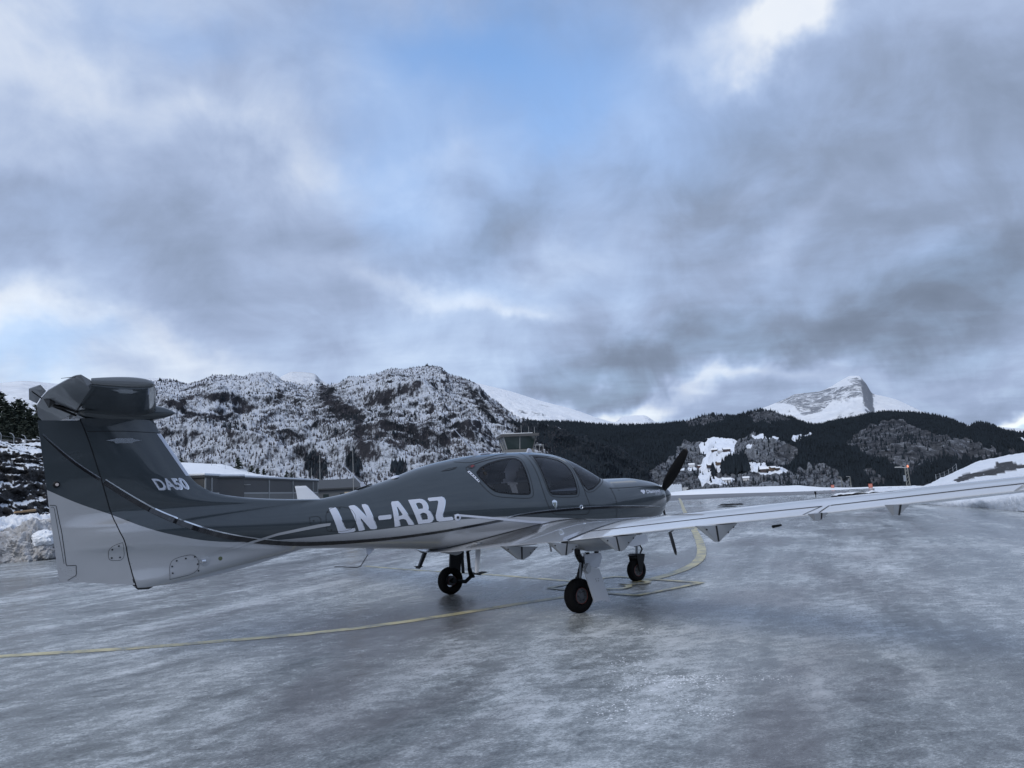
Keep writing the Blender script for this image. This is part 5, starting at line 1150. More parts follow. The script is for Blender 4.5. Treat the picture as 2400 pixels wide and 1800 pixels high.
for i in range(5):
    a = i/5; b = a+.12; f_ = lambda s, q: (-.775+s*.108+q*.022, 1.818-s*.138+q*.012)
    skin_poly('letter_bar', [[f_(a+.05, .2), f_(b+.05, .2), f_(b+.05, .9 if i % 2 else .55), f_(a+.05, .9)]], M['black'], .0055, parent=pl_, step=.01)
skin_poly('cowl_latch', [[(1.81, 1.475), (1.845, 1.455), (1.828, 1.475)]], M['seam'], .003, step=.02)
# fin leading edge protection strip
def le_strip():
    z = np.linspace(1.885, 2.345, 24); V = []
    for zz in z:
        xl = float(np.interp(zz, _zl, _xl))
        for d in (.055, .02, .004, 0, .004, .02, .055):
            pass
        r = []
        for s, d in ((1, .045), (1, .018), (1, .005), (0, 0), (-1, .005), (-1, .018), (-1, .045)):
            x = xl-d; r.append((x+.004 if s == 0 else x+.001, s*(float(W(x, zz))+.003), zz))
        V += r
    mesh_obj('leading_edge_strip', V, [tuple(q) for q in grid_faces(24, 7)], M['letter'], PL, True)
le_strip()
# rudder
def airfoil_half(c0, t): return t
def build_rudder():
    zs = np.concatenate([np.linspace(.86, 1.4, 30), np.linspace(1.42, 2.475, 32)]); n = 26; V = []
    for z in zs:
        xh = float(hinge(z))-.012; xt = float(rud_te(z)); w0 = float(W(xh+.01, z)); 
        for s in (1, -1):
            t = np.linspace(0, 1, n)
            # boat-tail bulge of the boom fades out in the lower rudder
            for q in t:
                x = xh+(xt-xh)*q; V.append((x, s*(w0*(1-q)**1.15*(1+.0*q)+.004), z))
    V = np.array(V).reshape(len(zs), 2, n, 3)
    L_ = V[:, 0]; R_ = V[:, 1]; loop = np.concatenate([L_, R_[:, ::-1]], 1); m = 2*n
    F = [(i*m+j, i*m+(j+1) % m, (i+1)*m+(j+1) % m, (i+1)*m+j) for i in range(len(zs)-1) for j in range(m)]
    F += [tuple(range(m))[::-1], tuple((len(zs)-1)*m+k for k in range(m))]
    # slanted lower edge
    P = loop.reshape(-1, 3)
    bm_ = P[:, 2] < 1.0; k = np.clip((1.0-P[:, 2])/.14, 0, 1)
    zlow = np.interp(P[:, 0], [-5.406, -4.74], [.885, .775]); P[:, 2] = np.where(bm_, 1.0+(zlow-1.0)*k, P[:, 2])
    pass
    z0_ = np.repeat(zs, 2*n); dxh = hinge(np.clip(P[:, 2], .7, 2.5))-hinge(z0_); q_ = np.clip((P[:, 0]-rud_te(np.clip(z0_, .86, 2.5)))/(hinge(z0_)-rud_te(np.clip(z0_, .86, 2.5))), 0, 1); P[:, 0] += np.where(z0_ < 1.0, dxh*q_, 0)
    xh_ = P[:, 0]
    o = mesh_obj('rudder', P, F, M['body'], PL, True)
    bm = bmesh.new(); bm.from_mesh(o.data); bmesh.ops.recalc_face_normals(bm, faces=bm.faces)
    for e in bm.edges:
        if len(e.link_faces) == 2 and e.calc_face_angle() > .7: e.smooth = False
    bm.to_mesh(o.data); bm.free(); return o
RUD = build_rudder()
def rud_w(x, z):
    xh = float(hinge(z))-.012; xt = float(rud_te(z)); q = np.clip((x-xh)/(xt-xh), 0, 1); return float(W(xh+.01, z))*(1-q)**1.15+.004
def rud_strip(name, pts, w, mat, off=.0025, parent=None):
    P = resample(np.array(pts, float), .02); T = np.gradient(P, axis=0); T /= np.linalg.norm(T, axis=1)[:, None]; Nn = np.stack([-T[:, 1], T[:, 0]], 1); V = []
    n = len(P); ww = np.full(n, w) if np.isscalar(w) else np.interp(np.linspace(0, 1, n), np.linspace(0, 1, len(w)), w)
    for p, q, k in zip(P, Nn, ww):
        for s in (1, -1): a = p+q*s*k/2; V.append((a[0], -rud_w(a[0], a[1])-off, a[1]))
    return mesh_obj(name, V, [(2*i, 2*i+1, 2*i+3, 2*i+2) for i in range(n-1)], mat, parent or RUD, True)
rud_strip('black_stripe', aft, [.004, .016, .024, .028, .028], M['blackstripe'])
rud_strip('chrome_stripe', aft+np.array([.008, .014]), [.002, .004, .008, .010, .011], M['chrome'], .004)
rud_strip('tab_gap', [(-5.511, 1.631), (-5.458, 1.627), (-5.452, 1.60), (-5.40, 1.35), (-5.352, 1.03), (-5.268, 1.025), (-5.262, .93), (-5.336, .885)], .006, M['seam'])
rud_strip('tab_gap', [(-5.50, 1.612), (-5.474, 1.610), (-5.372, 1.05)], .004, M['seam'])
# hinge gap filler, dark
V = []
for z in np.linspace(.76, 2.48, 40):
    xh = float(hinge(z)); w = max(float(W(xh+.01, z))-.006, .004)
    V += [(xh+.012, w, z), (xh+.012, -w, z), (xh-.02, -w, z), (xh-.02, w, z)]
F = [(4*i+j, 4*i+(j+1) % 4, 4*i+4+(j+1) % 4, 4*i+4+j) for i in range(39) for j in range(4)]
mesh_obj('rudder_post', V, F, M['seam'], PL)
MB().add([(-4.73, -.03, .752), (-4.73, .03, .752), (-4.56, .03, .738), (-4.56, -.03, .738), (-4.70, -.012, .722), (-4.70, .012, .722), (-4.60, .012, .716), (-4.60, -.012, .716)], [(0, 1, 2, 3), (4, 7, 6, 5), (0, 4, 5, 1), (1, 5, 6, 2), (2, 6, 7, 3), (3, 7, 4, 0)]).build('tail_skid', M['dark_metal'], PL)
# pad on the fin
def blade_handle(pts, name, y):
    return MB().prism(pts, 1, y-.012, y+.004).build(name, M['chrome'], PL)
yf = -float(W(-4.87, 2.26))-.008
o_ = blade_handle([(-5.045, 2.268), (-4.96, 2.282), (-4.95, 2.291), (-4.79, 2.291), (-4.78, 2.282), (-4.70, 2.266), (-4.78, 2.254), (-4.79, 2.238), (-4.955, 2.238), (-4.965, 2.256)], 'fin_bracket', yf)
# --- tailplane
def foil(t): return 10*(.2969*np.sqrt(t)-.126*t-.3516*t**2+.2843*t**3-.1015*t**4)
def wing_mesh(name, stations, mat, t0=0.0, t1=1.0, nt_=28, parent=None, cap=True, blunt=0.0):
    # stations: (y, xLE, zLE, xTE, zTE, upper, lower)
    V = []; th = (1-np.cos(np.linspace(0, PI, nt_)))/2; t = t0+(t1-t0)*th; ns = len(stations)
    for (y, xl, zl, xt, zt, u, l) in stations:
        c = xl-xt; x = xl+(xt-xl)*t; z = zl+(zt-zl)*t; f = foil(t)*c
        up = z+u*f+.0015; lo = z-l*f-.0015
        for k in range(nt_): V.append((x[k], y, up[k]))
        for k in range(nt_-1, -1, -1): V.append((x[k], y, lo[k]))
    m = 2*nt_; F = [(i*m+j, i*m+(j+1) % m, (i+1)*m+(j+1) % m, (i+1)*m+j) for i in range(ns-1) for j in range(m)]
    for i, base in ((0, 0), (ns-1, (ns-1)*m)):
        for j in range(nt_-1):
            F.append((base+j, base+j+1, base+m-2-j, base+m-1-j))
    o = mesh_obj(name, V, F, mat, parent or PL, True)
    bm = bmesh.new(); bm.from_mesh(o.data); bmesh.ops.remove_doubles(bm, verts=bm.verts, dist=1e-6); bmesh.ops.recalc_face_normals(bm, faces=bm.faces)
    for e in bm.edges:
        if len(e.link_faces) == 2 and e.calc_face_angle() > .8: e.smooth = False
    bm.to_mesh(o.data); bm.free(); return o
M['tip'] = mat_paint('tip_sky_sheen', (.16, .175, .19), rough=.2)  # grey lifted over the dark paint to paint in the sky's reflection
TP = lambda y: (y, np.interp(abs(y), [0, 1.45, 1.62], [-4.55, -4.85, -4.895]), 2.60+.018*abs(y), -5.56, 2.60+.018*abs(y), .060, .070)
ys = np.concatenate([np.linspace(-1.62, 1.62, 27)])
tp = wing_mesh('tailplane', [TP(y) for y in ys], M['darkpaint'], 0, .74)
# rounded raised tips
for s in (-1, 1):
    st = []
    for k, q in enumerate(np.linspace(0, 1, 7)):
        y = s*(1.62+.055*math.sin(q*PI/2)); a = TP(s*1.62); sh = (1-math.cos(q*PI/2)); st.append((y, a[1]-.05*sh, a[2]+.004*q, a[3], a[4]+.004*q, .085*(1-.35*sh), .045*(1-.5*sh)))
    wing_mesh('tailplane_tip', st, M['tip'], 0, .735)
# fairing where fin and tailplane meet
bm = bmesh.new()
prof = [(-4.354, .004), (-4.40, .030), (-4.48, .058), (-4.60, .082), (-4.75, .098), (-4.95, .102), (-5.10, .092), (-5.22, .070), (-5.30, .045)]
V = []; n = 28
for x, r in prof:
    zc = 2.575-.0*(x+4.354)
    for k in range(n):
        a = 2*PI*k/n; V.append((x, math.cos(a)*r*.85, zc+math.sin(a)*r*1.05))
F = [(i*n+j, i*n+(j+1) % n, (i+1)*n+(j+1) % n, (i+1)*n+j) for i in range(len(prof)-1) for j in range(n)]+[tuple(range(n))[::-1], tuple((len(prof)-1)*n+k for k in range(n))]
o_ = mesh_obj('tail_fairing', V, F, M['darkpaint'], PL, True); bm = bmesh.new(); bm.from_mesh(o_.data); bmesh.ops.recalc_face_normals(bm, faces=bm.faces); bm.to_mesh(o_.data); bm.free()
# elevator, raised, with the ice mirrored on its underside put into the colour
EY = sorted(set([-1.66, -1.63, -1.60, -1.55, 1.55, 1.60, 1.63, 1.66]+[round(q, 3) for q in np.linspace(-1.5, 1.5, 31)]))
def EST(y):
    a = abs(y); xh = np.interp(a, [0, 1.5, 1.66], [-5.30, -5.36, -5.40]); xt = np.interp(a, [0, .6, 1.2, 1.55, 1.62, 1.66], [-5.615, -5.61, -5.555, -5.515, -5.50, -5.47]); zh = 2.585+.018*a
    zt = np.interp(a, [0, 1.66], [2.705, 2.682]); return (y, xh, zh, xt, zt)
def elevator():
    V = []; 
    for y in EY:
        _, xh, zh, xt, zt = EST(y); c = xh-xt
        V += [(xh, y, zh+.028), (xt, y, zt+.004), (xt, y, zt-.004), (xh-.02, y, zh-.022), (xh+.012, y, zh)]
    F = [(5*i+j, 5*i+(j+1) % 5, 5*i+5+(j+1) % 5, 5*i+5+j) for i in range(len(EY)-1) for j in range(5)]+[(4, 3, 2, 1, 0), tuple(5*(len(EY)-1)+k for k in range(5))]
    o = mesh_obj('elevator', V, F, M['elev'], PL)
    bm = bmesh.new(); bm.from_mesh(o.data); bmesh.ops.recalc_face_normals(bm, faces=bm.faces)
    for f in bm.faces: f.smooth = len(f.verts) == 4
    for e in bm.edges:
        if len(e.link_faces) == 2 and e.calc_face_angle() > .35: e.smooth = False
    bm.to_mesh(o.data); bm.free(); return o
M['elev'] = plain('elevator_mirrored_ice', (.15, .165, .185), .32, .2, .35, var=.05, scale=2)  # lighter than the dark paint, the ice reflection is in this grey
EL = elevator()
V = []
for y, xa, za, xb, zb_ in ((-.46, -5.618, 2.708, -5.665, 2.765), (0, -5.622, 2.712, -5.725, 2.79), (.46, -5.618, 2.708, -5.690, 2.745)):
    V += [(xa, y, za+.004), (xb, y, zb_+.003), (xb, y, zb_-.003), (xa, y, za-.006)]
tb = mesh_obj('trim_tab', V, [(4*i+j, 4*i+(j+1) % 4, 4*i+4+(j+1) % 4, 4*i+4+j) for i in range(2) for j in range(4)]+[(3, 2, 1, 0), (8, 9, 10, 11)], M['elev'], EL)
MB().bar((-5.61, .0, 2.695), (-5.70, -.0, 2.765), .006).build('tab_rib', M['black'], tb)
MB().add([(-5.60, 0, 2.695), (-5.555, -.16, 2.665), (-5.51, -.14, 2.645), (-5.50, 0, 2.62), (-5.51, .14, 2.645), (-5.555, .16, 2.665), (-5.55, 0, 2.60)], [(0, 1, 6), (1, 2, 6), (2, 3, 6), (3, 4, 6), (4, 5, 6), (5, 0, 6), (0, 5, 4, 3, 2, 1)]).build('actuator_fairing', M['black'], EL)
MB().bar((-5.53, .03, 2.635), (-5.30, .05, 2.535), .012).build('push_rod', M['black'], EL)
MB().bar((-5.53, -.03, 2.635), (-5.30, -.10, 2.555), .014).build('push_rod', M['black'], EL)
MB().bar((-5.32, -.55, 2.585), (-5.30, .55, 2.565), .014).build('hinge_line', M['black'], EL)
MB().bar((-5.50, -1.62, 2.672), (-5.61, -1.62, 2.652), .003, .002, 6).build('static_wick', M['black'], EL)
MB().prism([(-5.20, 2.64), (-4.98, 2.655), (-4.95, 2.643), (-5.02, 2.632), (-5.03, 2.620), (-5.15, 2.620), (-5.155, 2.632)], 1, -1.0, -.985).build('tail_bracket', M['dark_metal'], PL)

# --- wing
WT = dict(y=[0, .5, 1.1, 1.7, 2.17, 4.0, 5.13, 6.3, 6.80], xl=[1.35, 1.30, 1.08, .90, .82, .68, .60, .50, .44], xt=[-1.25, -1.15, -.89, -.74, -.66, -.56, -.50, -.44, -.42], zt=[.80, .815, .868, .912, .945, 1.115, 1.207, 1.32, 1.366],
          up=[.078, .078, .08, .083, .085, .085, .085, .082, .08], lo=[.05, .05, .05, .05, .05, .048, .046, .044, .042], inc=[.05, .05, .05, .05, .05, .05, .048, .045, .045])
def wst(y):
    a = abs(y); g_ = lambda k: float(np.interp(a, WT['y'], WT[k])); c = g_('xl')-g_('xt'); return (y, g_('xl'), g_('zt')+g_('inc')*c, g_('xt'), g_('zt'), g_('up'), g_('lo'))
def wtop(y, t, off=.0):
    _, xl, zl, xt, zt, u, l = wst(y); c = xl-xt; return (xl+(xt-xl)*t, y, zl+(zt-zl)*t+u*c*float(foil(np.array(t)))+.0015+off)
def tx(y, x): _, xl, zl, xt, zt, u, l = wst(y); return (xl-x)/(xl-xt)
TH = .775
wing_mesh('centre_wing', [wst(y) for y in np.linspace(-2.165, 2.165, 91)], M['silver'])
for s in (-1, 1):
    wing_mesh('wing', [wst(s*y) for y in np.linspace(2.175, 6.66, 30)], M['pale'], 0, TH-.004)
    wing_mesh('flap', [wst(s*y) for y in np.linspace(2.20, 5.08, 18)], M['pale'], TH+.006, 1, nt_=12)
    wing_mesh('aileron', [wst(s*y) for y in np.linspace(5.17, 6.64, 10)], M['pale'], TH+.006, 1, nt_=12)
    wing_mesh('wing_rib', [wst(s*y) for y in (5.085, 5.10, 5.15, 5.165)], M['pale'], TH-.01, 1, nt_=12)
    # winglet: curves up from the tip
    st = []
    for q in np.linspace(0, 1, 12):
        a = q*math.radians(74); y = 6.452+.25*math.sin(a)/math.sin(math.radians(74))*.95; e = (1-math.cos(a))*.0
        st.append(q)
    V = []; n = 18; th = (1-np.cos(np.linspace(0, PI, n)))/2; base = wst(6.66)
    for q in np.linspace(0, 1, 14):
        if q < .5: a = q/.5*math.radians(76); dy = .20*math.sin(a); dz = .20*(1-math.cos(a))
        else: dy = .20*math.sin(math.radians(76))+(q-.5)*.75*math.cos(math.radians(76)); dz = .20*(1-math.cos(math.radians(76)))+(q-.5)*.75*math.sin(math.radians(76)); a = math.radians(76)
        c0 = base[1]-base[3]; xl = base[1]-.62*q**1.2; c = c0*(1-.72*q); xt = xl-c; zc = base[4]+base[4]*0+dz+.02
        nrm = (-math.sin(a), math.cos(a))
        for side_, kk in ((1, .06), (-1, .04)):
            tt = th if side_ == 1 else th[::-1]
            for t_ in tt:
                h = side_*kk*c*float(foil(np.array(t_)))+side_*.0015; V.append((xl-(c)*t_, s*(6.662+dy+nrm[0]*h), zc+nrm[1]*h+(1-t_)*.045*c*(1-q)-.02*(1-q)))
    m_ = 2*n; F = [(i*m_+j, i*m_+(j+1) % m_, (i+1)*m_+(j+1) % m_, (i+1)*m_+j) for i in range(13) for j in range(m_)]+[tuple(range(m_))[::-1], tuple(13*m_+k for k in range(m_))]
    o_ = mesh_obj('winglet', V, F, M['pale'], PL, True); bm = bmesh.new(); bm.from_mesh(o_.data); bmesh.ops.recalc_face_normals(bm, faces=bm.faces); bm.to_mesh(o_.data); bm.free()
    # joint seal between centre section and outer wing
    V = []
    for t in np.linspace(0, 1, 40)**1.3:
        for dy in (-.024, .020): V.append(wtop(s*(2.17+dy), t, .006))
    mesh_obj('wing_joint', V, [(2*i, 2*i+1, 2*i+3, 2*i+2) for i in range(39)], M['seam'], PL)
    for ya, yb in ((2.20, 5.09), (5.17, 6.64)):
        V = []
        for y in np.linspace(ya, yb, 24):
            c_ = wst(y)[1]-wst(y)[3]
            for dx in (-.014, .010): V.append(wtop(s*y, TH+dx/c_, .003))
        mesh_obj('hinge_gap', V, [(2*i, 2*i+1, 2*i+3, 2*i+2) for i in range(23)], M['seam'], PL)
    for ya, yb in ((5.09, 5.06), (5.16, 5.20)):
        V = []
        for q in np.linspace(0, 1, 8):
            for dy in (-.006, .006): V.append(wtop(s*(ya+(yb-ya)*q+dy), TH+(1-TH)*q, .003))
        mesh_obj('end_gap', V, [(2*i, 2*i+1, 2*i+3, 2*i+2) for i in range(7)], M['seam'], PL)
# walkway ribs behind the wing root, right wing
for k in range(11):
    y0 = -.60-.05*k; V = []
    for x in np.linspace(-1.03+.03*k, .22-.05*k, 30):
        yy = y0-.02*(x+1.0)
        a = wtop(yy, tx(yy, x), .011); V += [a, (a[0], a[1]-.030, a[2]+.001)]
    mesh_obj('walkway_rib', V, [(2*i, 2*i+1, 2*i+3, 2*i+2) for i in range(29)], M['black'], PL)
# root seal line along the fuselage
V = []
for x in np.linspace(-1.12, 1.2, 60):
    t = min(max(tx(-.55, x), .0), 1)
    y = -.5
    for _ in range(30):
        p = wtop(y, min(max(tx(y, x), 0), 1)); y = .6*y+.4*(-float(W(x, p[2]))-.004)
    p = wtop(y, min(max(tx(y, x), 0), 1)); V += [(x, p[1], p[2]+.012), (x, p[1]-.016, p[2]+.004)]
mesh_obj('root_seal', V, [(2*i, 2*i+1, 2*i+3, 2*i+2) for i in range(59)], M['seam'], PL)
# hinge fairings under the trailing edge
def fairing(y, poly, gap, w=.05, both=True):
    for s in ((-1, 1) if both else (-1,)):
        P = np.array(poly); c = P.mean(0); V = []; n = len(P)
        for k, sc in ((-1, .0), (1, .0)):
            pass
        rows = [(-w/2, .80), (-w*.42, .94), (-w*.2, 1.0), (w*.2, 1.0), (w*.42, .94), (w/2, .80)]
        zt = P[:, 1].max(); low = (zt-P[:, 1])/(zt-P[:, 1].min())
        for dy, sc in rows:
            for p, l in zip(P, low): V.append((c[0]+(p[0]-c[0])*(sc*.5+.5), s*(abs(y)+dy*(1-.82*l)), p[1]))
        F = [(i*n+j, i*n+(j+1) % n, (i+1)*n+(j+1) % n, (i+1)*n+j) for i in range(5) for j in range(n)]+[tuple(range(n))[::-1], tuple(5*n+k for k in range(n))]
        o = mesh_obj('hinge_fairing', V, F, M['silver'], PL)
        bm = bmesh.new(); bm.from_mesh(o.data); bmesh.ops.recalc_face_normals(bm, faces=bm.faces); bm.to_mesh(o.data); bm.free()
        (xa, za), (xb, zb_) = gap
        MB().add([(xa-.008, s*(abs(y)+w/2+.004), za), (xa+.008, s*(abs(y)+w/2+.004), za), (xb+.008, s*(abs(y)+w*.12+.004), zb_), (xb-.008, s*(abs(y)+w*.12+.004), zb_), (xa-.008, s*(abs(y)-w/2-.004), za), (xa+.008, s*(abs(y)-w/2-.004), za), (xb+.008, s*(abs(y)-w*.12-.004), zb_), (xb-.008, s*(abs(y)-w*.12-.004), zb_)],
                 [(0, 1, 2, 3), (7, 6, 5, 4), (2, 6, 7, 3), (0, 4, 5, 1), (0, 3, 7, 4), (1, 5, 6, 2)]).build('fairing_gap', M['seam'], o)
        for fx, fz in () if w < .08 else ((P[0]*.7+P[1]*.3), (P[-1]*.72+P[2]*.28), (P[1]*.0+P[2]*.55+P[-1]*.45)):
            yy = s*(abs(y)+w/2*(1-.82*(zt-fz)/(zt-P[:, 1].min()))-.002); MB().bar((fx, yy, fz+.012), (fx, yy+s*.010, fz+.012), .008, .008, 8).build('fastener', M['seam'], o)
fairing(-1.2, [(-.90, .880), (-.654, .701), (-.575, .688), (-.478, .726), (-.35, .830)], ((-.62, .85), (-.601, .696)), .10)
fairing(-2.1, [(-.88, .940), (-.701, .783), (-.637, .777), (-.551, .808), (-.46, .890)], ((-.650, .94), (-.650, .784)), .10)
fairing(-2.9, [(-.84, 1.005), (-.622, .855), (-.566, .842), (-.508, .850), (-.326, 1.0)], ((-.652, 1.0), (-.585, .848)), .10)
fairing(-4.2, [(-.83, 1.130), (-.617, .974), (-.563, .966), (-.30, 1.12)], ((-.635, 1.12), (-.574, .975)), .10)
fairing(-5.25, [(-.70, 1.225), (-.652, 1.166), (-.598, 1.160), (-.444, 1.224)], ((-.58, 1.225), (-.56, 1.17)), .06)
fairing(-5.95, [(-.80, 1.29), (-.759, 1.213), (-.681, 1.205), (-.526, 1.28)], ((-.690, 1.285), (-.680, 1.208)), .07)
MB().bar((-.30, -4.70, 1.105), (-.42, -4.70, 1.10), .010, .014, 10).build('fuel_vent', M['black'], PL)

# --- propeller
HUB = Vector((3.29, 0, 1.33))
def propeller():
    hub = MB().lathe((3.22, 0, 1.33), (1, 0, 0), [(0, .14), (.05, .15), (.14, .145), (.22, .115), (.28, .07), (.315, .03), (.32, 0)], 32).build('spinner', M['darkpaint'], PL, True)
    for ang in (43, 166, 285):
        a = math.radians(ang); rad = Vector((0, -math.sin(a), math.cos(a))); tan = Vector((0, -math.cos(a), -math.sin(a))); ax = Vector((1, 0, 0)); V = []; n = 14
        for q in np.linspace(0, 1, 22):
            r = .07+.93*q; ch = float(np.interp(q, [0, .08, .25, .5, .8, .95, 1], [.07, .085, .155, .175, .145, .10, .035])); th = float(np.interp(q, [0, .08, .3, 1], [.07, .06, .026, .006])); pt = math.radians(float(np.interp(q, [0, .2, .5, 1], [52, 46, 32, 20])))
            c1 = tan*math.cos(pt)+ax*math.sin(pt); c2 = ax*math.cos(pt)-tan*math.sin(pt); cen = HUB+rad*r-tan*.02*q
            for k in range(n):
                t = 2*PI*k/n; V.append(cen+c1*math.cos(t)*ch/2+c2*math.sin(t)*th/2)
        F = [(i*n+j, i*n+(j+1) % n, (i+1)*n+(j+1) % n, (i+1)*n+j) for i in range(21) for j in range(n)]+[tuple(range(n))[::-1], tuple(21*n+k for k in range(n))]
        mesh_obj('propeller_blade', V, F, M['black'], PL, True)
propeller()

# --- cabin
def seat(x, y, s=1.0):
    root = MB().box((x-.02, y-.22, 1.02), (x+.46, y+.22, 1.14)).build('seat', M['cloth'], PL, True, bevel=.03)
    MB().add([(x-.10, y-.21, 1.10), (x+.03, y-.21, 1.10), (x+.03, y+.21, 1.10), (x-.10, y+.21, 1.10), (x-.26, y-.17, 1.66), (x-.16, y-.17, 1.66), (x-.16, y+.17, 1.66), (x-.26, y+.17, 1.66)], [(0, 3, 2, 1), (4, 5, 6, 7), (0, 1, 5, 4), (1, 2, 6, 5), (2, 3, 7, 6), (3, 0, 4, 7)]).build('seat_back', M['cloth'], root, True, bevel=.03)
    MB().box((x-.29, y-.12, 1.68), (x-.17, y+.12, 1.86)).build('headrest', M['cloth'], root, True, bevel=.045)
for y in (-.29, .29): seat(.42, y); seat(-.30, y)
MB().box((-.75, -.38, .98), (1.55, .38, 1.01)).build('cabin_floor', M['cloth'], PL)
MB().add([(1.22, -.52, 1.05), (1.62, -.52, 1.05), (1.62, .52, 1.05), (1.22, .52, 1.05), (1.18, -.48, 1.50), (1.60, -.46, 1.56), (1.60, .46, 1.56), (1.18, .48, 1.50)], [(0, 3, 2, 1), (4, 5, 6, 7), (0, 1, 5, 4), (1, 2, 6, 5), (2, 3, 7, 6), (3, 0, 4, 7)]).build('instrument_panel', M['dark_metal'], PL, bevel=.02)
MB().box((-.86, -.30, 1.0), (-.80, .30, 1.55)).build('baggage_wall', M['cloth'], PL)
MB().bar((1.14, -.26, 1.33), (.92, -.26, 1.40), .012).bar((.92, -.36, 1.42), (.92, -.16, 1.42), .014).build('control_stick', M['black'], PL)

# --- aerials, steps
def whip(base, tip, name, r=.011):
    b = Vector(base); t = Vector(tip); o = MB().bar(b, t, r, .004, 8).build(name, M['letter'], PL, True)
    MB().add([(b.x-.03, -.012, b.z-.03), (b.x+.10, -.012, b.z-.05), (b.x+.10, .012, b.z-.05), (b.x-.03, .012, b.z-.03), (b.x-.045, -.008, b.z+.055), (b.x-.02, -.008, b.z+.05), (b.x-.02, .008, b.z+.05), (b.x-.045, .008, b.z+.055)], [(0, 3, 2, 1), (4, 5, 6, 7), (0, 1, 5, 4), (1, 2, 6, 5), (2, 3, 7, 6), (3, 0, 4, 7)]).build('aerial_foot', M['letter'], o)
    return o
whip((-.40, 0, 2.085), (-.76, 0, 2.446), 'whip_aerial', .014)
w2 = whip((-2.13, 0, 1.70), (-2.415, 0, 1.985), 'whip_aerial')
MB().add([(-2.22, -.035, 1.655), (-2.02, -.03, 1.712), (-2.02, .03, 1.712), (-2.22, .035, 1.655), (-2.22, -.03, 1.668), (-2.03, -.02, 1.722), (-2.03, .02, 1.722), (-2.22, .03, 1.668)], [(0, 3, 2, 1), (4, 5, 6, 7), (0, 1, 5, 4), (1, 2, 6, 5), (2, 3, 7, 6), (3, 0, 4, 7)]).build('aerial_plate', M['black'], w2)
MB().prism([(-.37, 2.066), (-.17, 2.082), (-.20, 2.098), (-.34, 2.090)], 1, -.05, .05).build('roof_aerial', M['letter'], PL, True, bevel=.006)
MB().prism([(.50, 2.09), (.62, 2.085), (.575, 2.150), (.535, 2.155)], 1, -.012, .012).build('shark_fin_aerial', M['letter'], PL, bevel=.004)
MB().lathe((-1.70, -.03, 1.785), (-.25, 0, 1), [(0, .062), (.014, .058), (.024, .035), (.028, 0)], 20).build('dome_aerial', M['letter'], PL, True)
o = MB().prism([(-2.11, .925), (-1.99, .92), (-2.06, .86), (-2.085, .84), (-2.10, .86)], 1, -.014, .014).build('belly_aerial', M['letter'], PL)
MB().path([(-2.08, 0, .86), (-2.175, 0, .735), (-2.20, 0, .712), (-2.235, 0, .703), (-2.535, 0, .742)], .0055, 6).build('aerial_wire', M['dark_metal'], o)
o = MB().box((-.893, -.665, .852), (-.79, -.55, .905)).build('boarding_step', M['silver'], PL, bevel=.006)
MB().add([(-.875, -.632, .86), (-.808, -.632, .86), (-.808, -.60, .86), (-.875, -.60, .86), (-.902, -.632, .53), (-.862, -.632, .53), (-.862, -.60, .53), (-.902, -.60, .53)], [(0, 1, 2, 3), (4, 7, 6, 5), (0, 4, 5, 1), (1, 5, 6, 2), (2, 6, 7, 3), (3, 7, 4, 0)]).build('strut', M['undersides'], o, bevel=.004)
MB().prism([(-.905, .530), (-.76, .536), (-.765, .527), (-.85, .516), (-.872, .502), (-.90, .512)], 1, -.68, -.56).build('tread', M['dark_metal'], o)
o = MB().add([(-.965, .53, .80), (-.905, .53, .80), (-.905, .57, .80), (-.965, .57, .80), (-1.075, .53, .57), (-1.03, .53, .57), (-1.03, .57, .57), (-1.075, .57, .57)], [(0, 1, 2, 3), (4, 7, 6, 5), (0, 4, 5, 1), (1, 5, 6, 2), (2, 6, 7, 3), (3, 7, 4, 0)]).build('boarding_step', M['dark_metal'], PL)
MB().prism([(-1.135, .585), (-1.015, .577), (-1.05, .565), (-1.08, .545), (-1.09, .568)], 1, .50, .60).build('tread', M['dark_metal'], o)

# --- landing gear
def wheel(c, r, w, out, hubr, parent):
    cx, cy, cz_ = c
    t = MB().lathe(c, (0, 1, 0), [(-w*.30, r*.50), (-w*.46, r*.60), (-w*.5, r*.76), (-w*.42, r*.90), (-w*.28, r*.975), (-w*.10, r), (w*.10, r), (w*.28, r*.975), (w*.42, r*.90), (w*.5, r*.76), (w*.46, r*.60), (w*.30, r*.50)], 48).build('tyre', M['rubber'], parent, True)
    for k in (-.22, -.07, .08, .22):
        MB().lathe((cx, cy+w*k, cz_), (0, 1, 0), [(-.003, r*.975), (-.003, r*(1.0 if abs(k) < .1 else .992)+.0012), (.003, r*(1.0 if abs(k) < .1 else .992)+.0012), (.003, r*.975)], 48).build('tread_rib', M['rubber'], t)
    h = MB().lathe(c, (0, out, 0), [(-w*.4, hubr*1.05), (w*.30, hubr*1.08), (w*.36, hubr*1.0), (w*.36, hubr*.88), (w*.30, hubr*.84), (w*.33, hubr*.5), (w*.40, hubr*.45), (w*.40, 0)], 32).build('hub', M['hub'], t, True)
    MB().lathe((cx, cy+out*w*.37, cz_), (0, out, 0), [(0, hubr*1.10), (.003, hubr*1.10), (.003, hubr*1.05), (0, hubr*1.05)], 32).build('red_ring', M['redring'], h)
    for k in range(6):
        a = k*PI/3; MB().bar((cx+math.cos(a)*hubr*.66, cy+out*w*.32, cz_+math.sin(a)*hubr*.66), (cx+math.cos(a)*hubr*.66, cy+out*w*.37, cz_+math.sin(a)*hubr*.66), .007, n=6).build('bolt', M['dark_metal'], h)
    return t
M['hub'] = plain('hub_metal', (.09, .095, .105), .4, .4)
M['redring'] = plain('red_ring', (.22, .07, .06), .5)
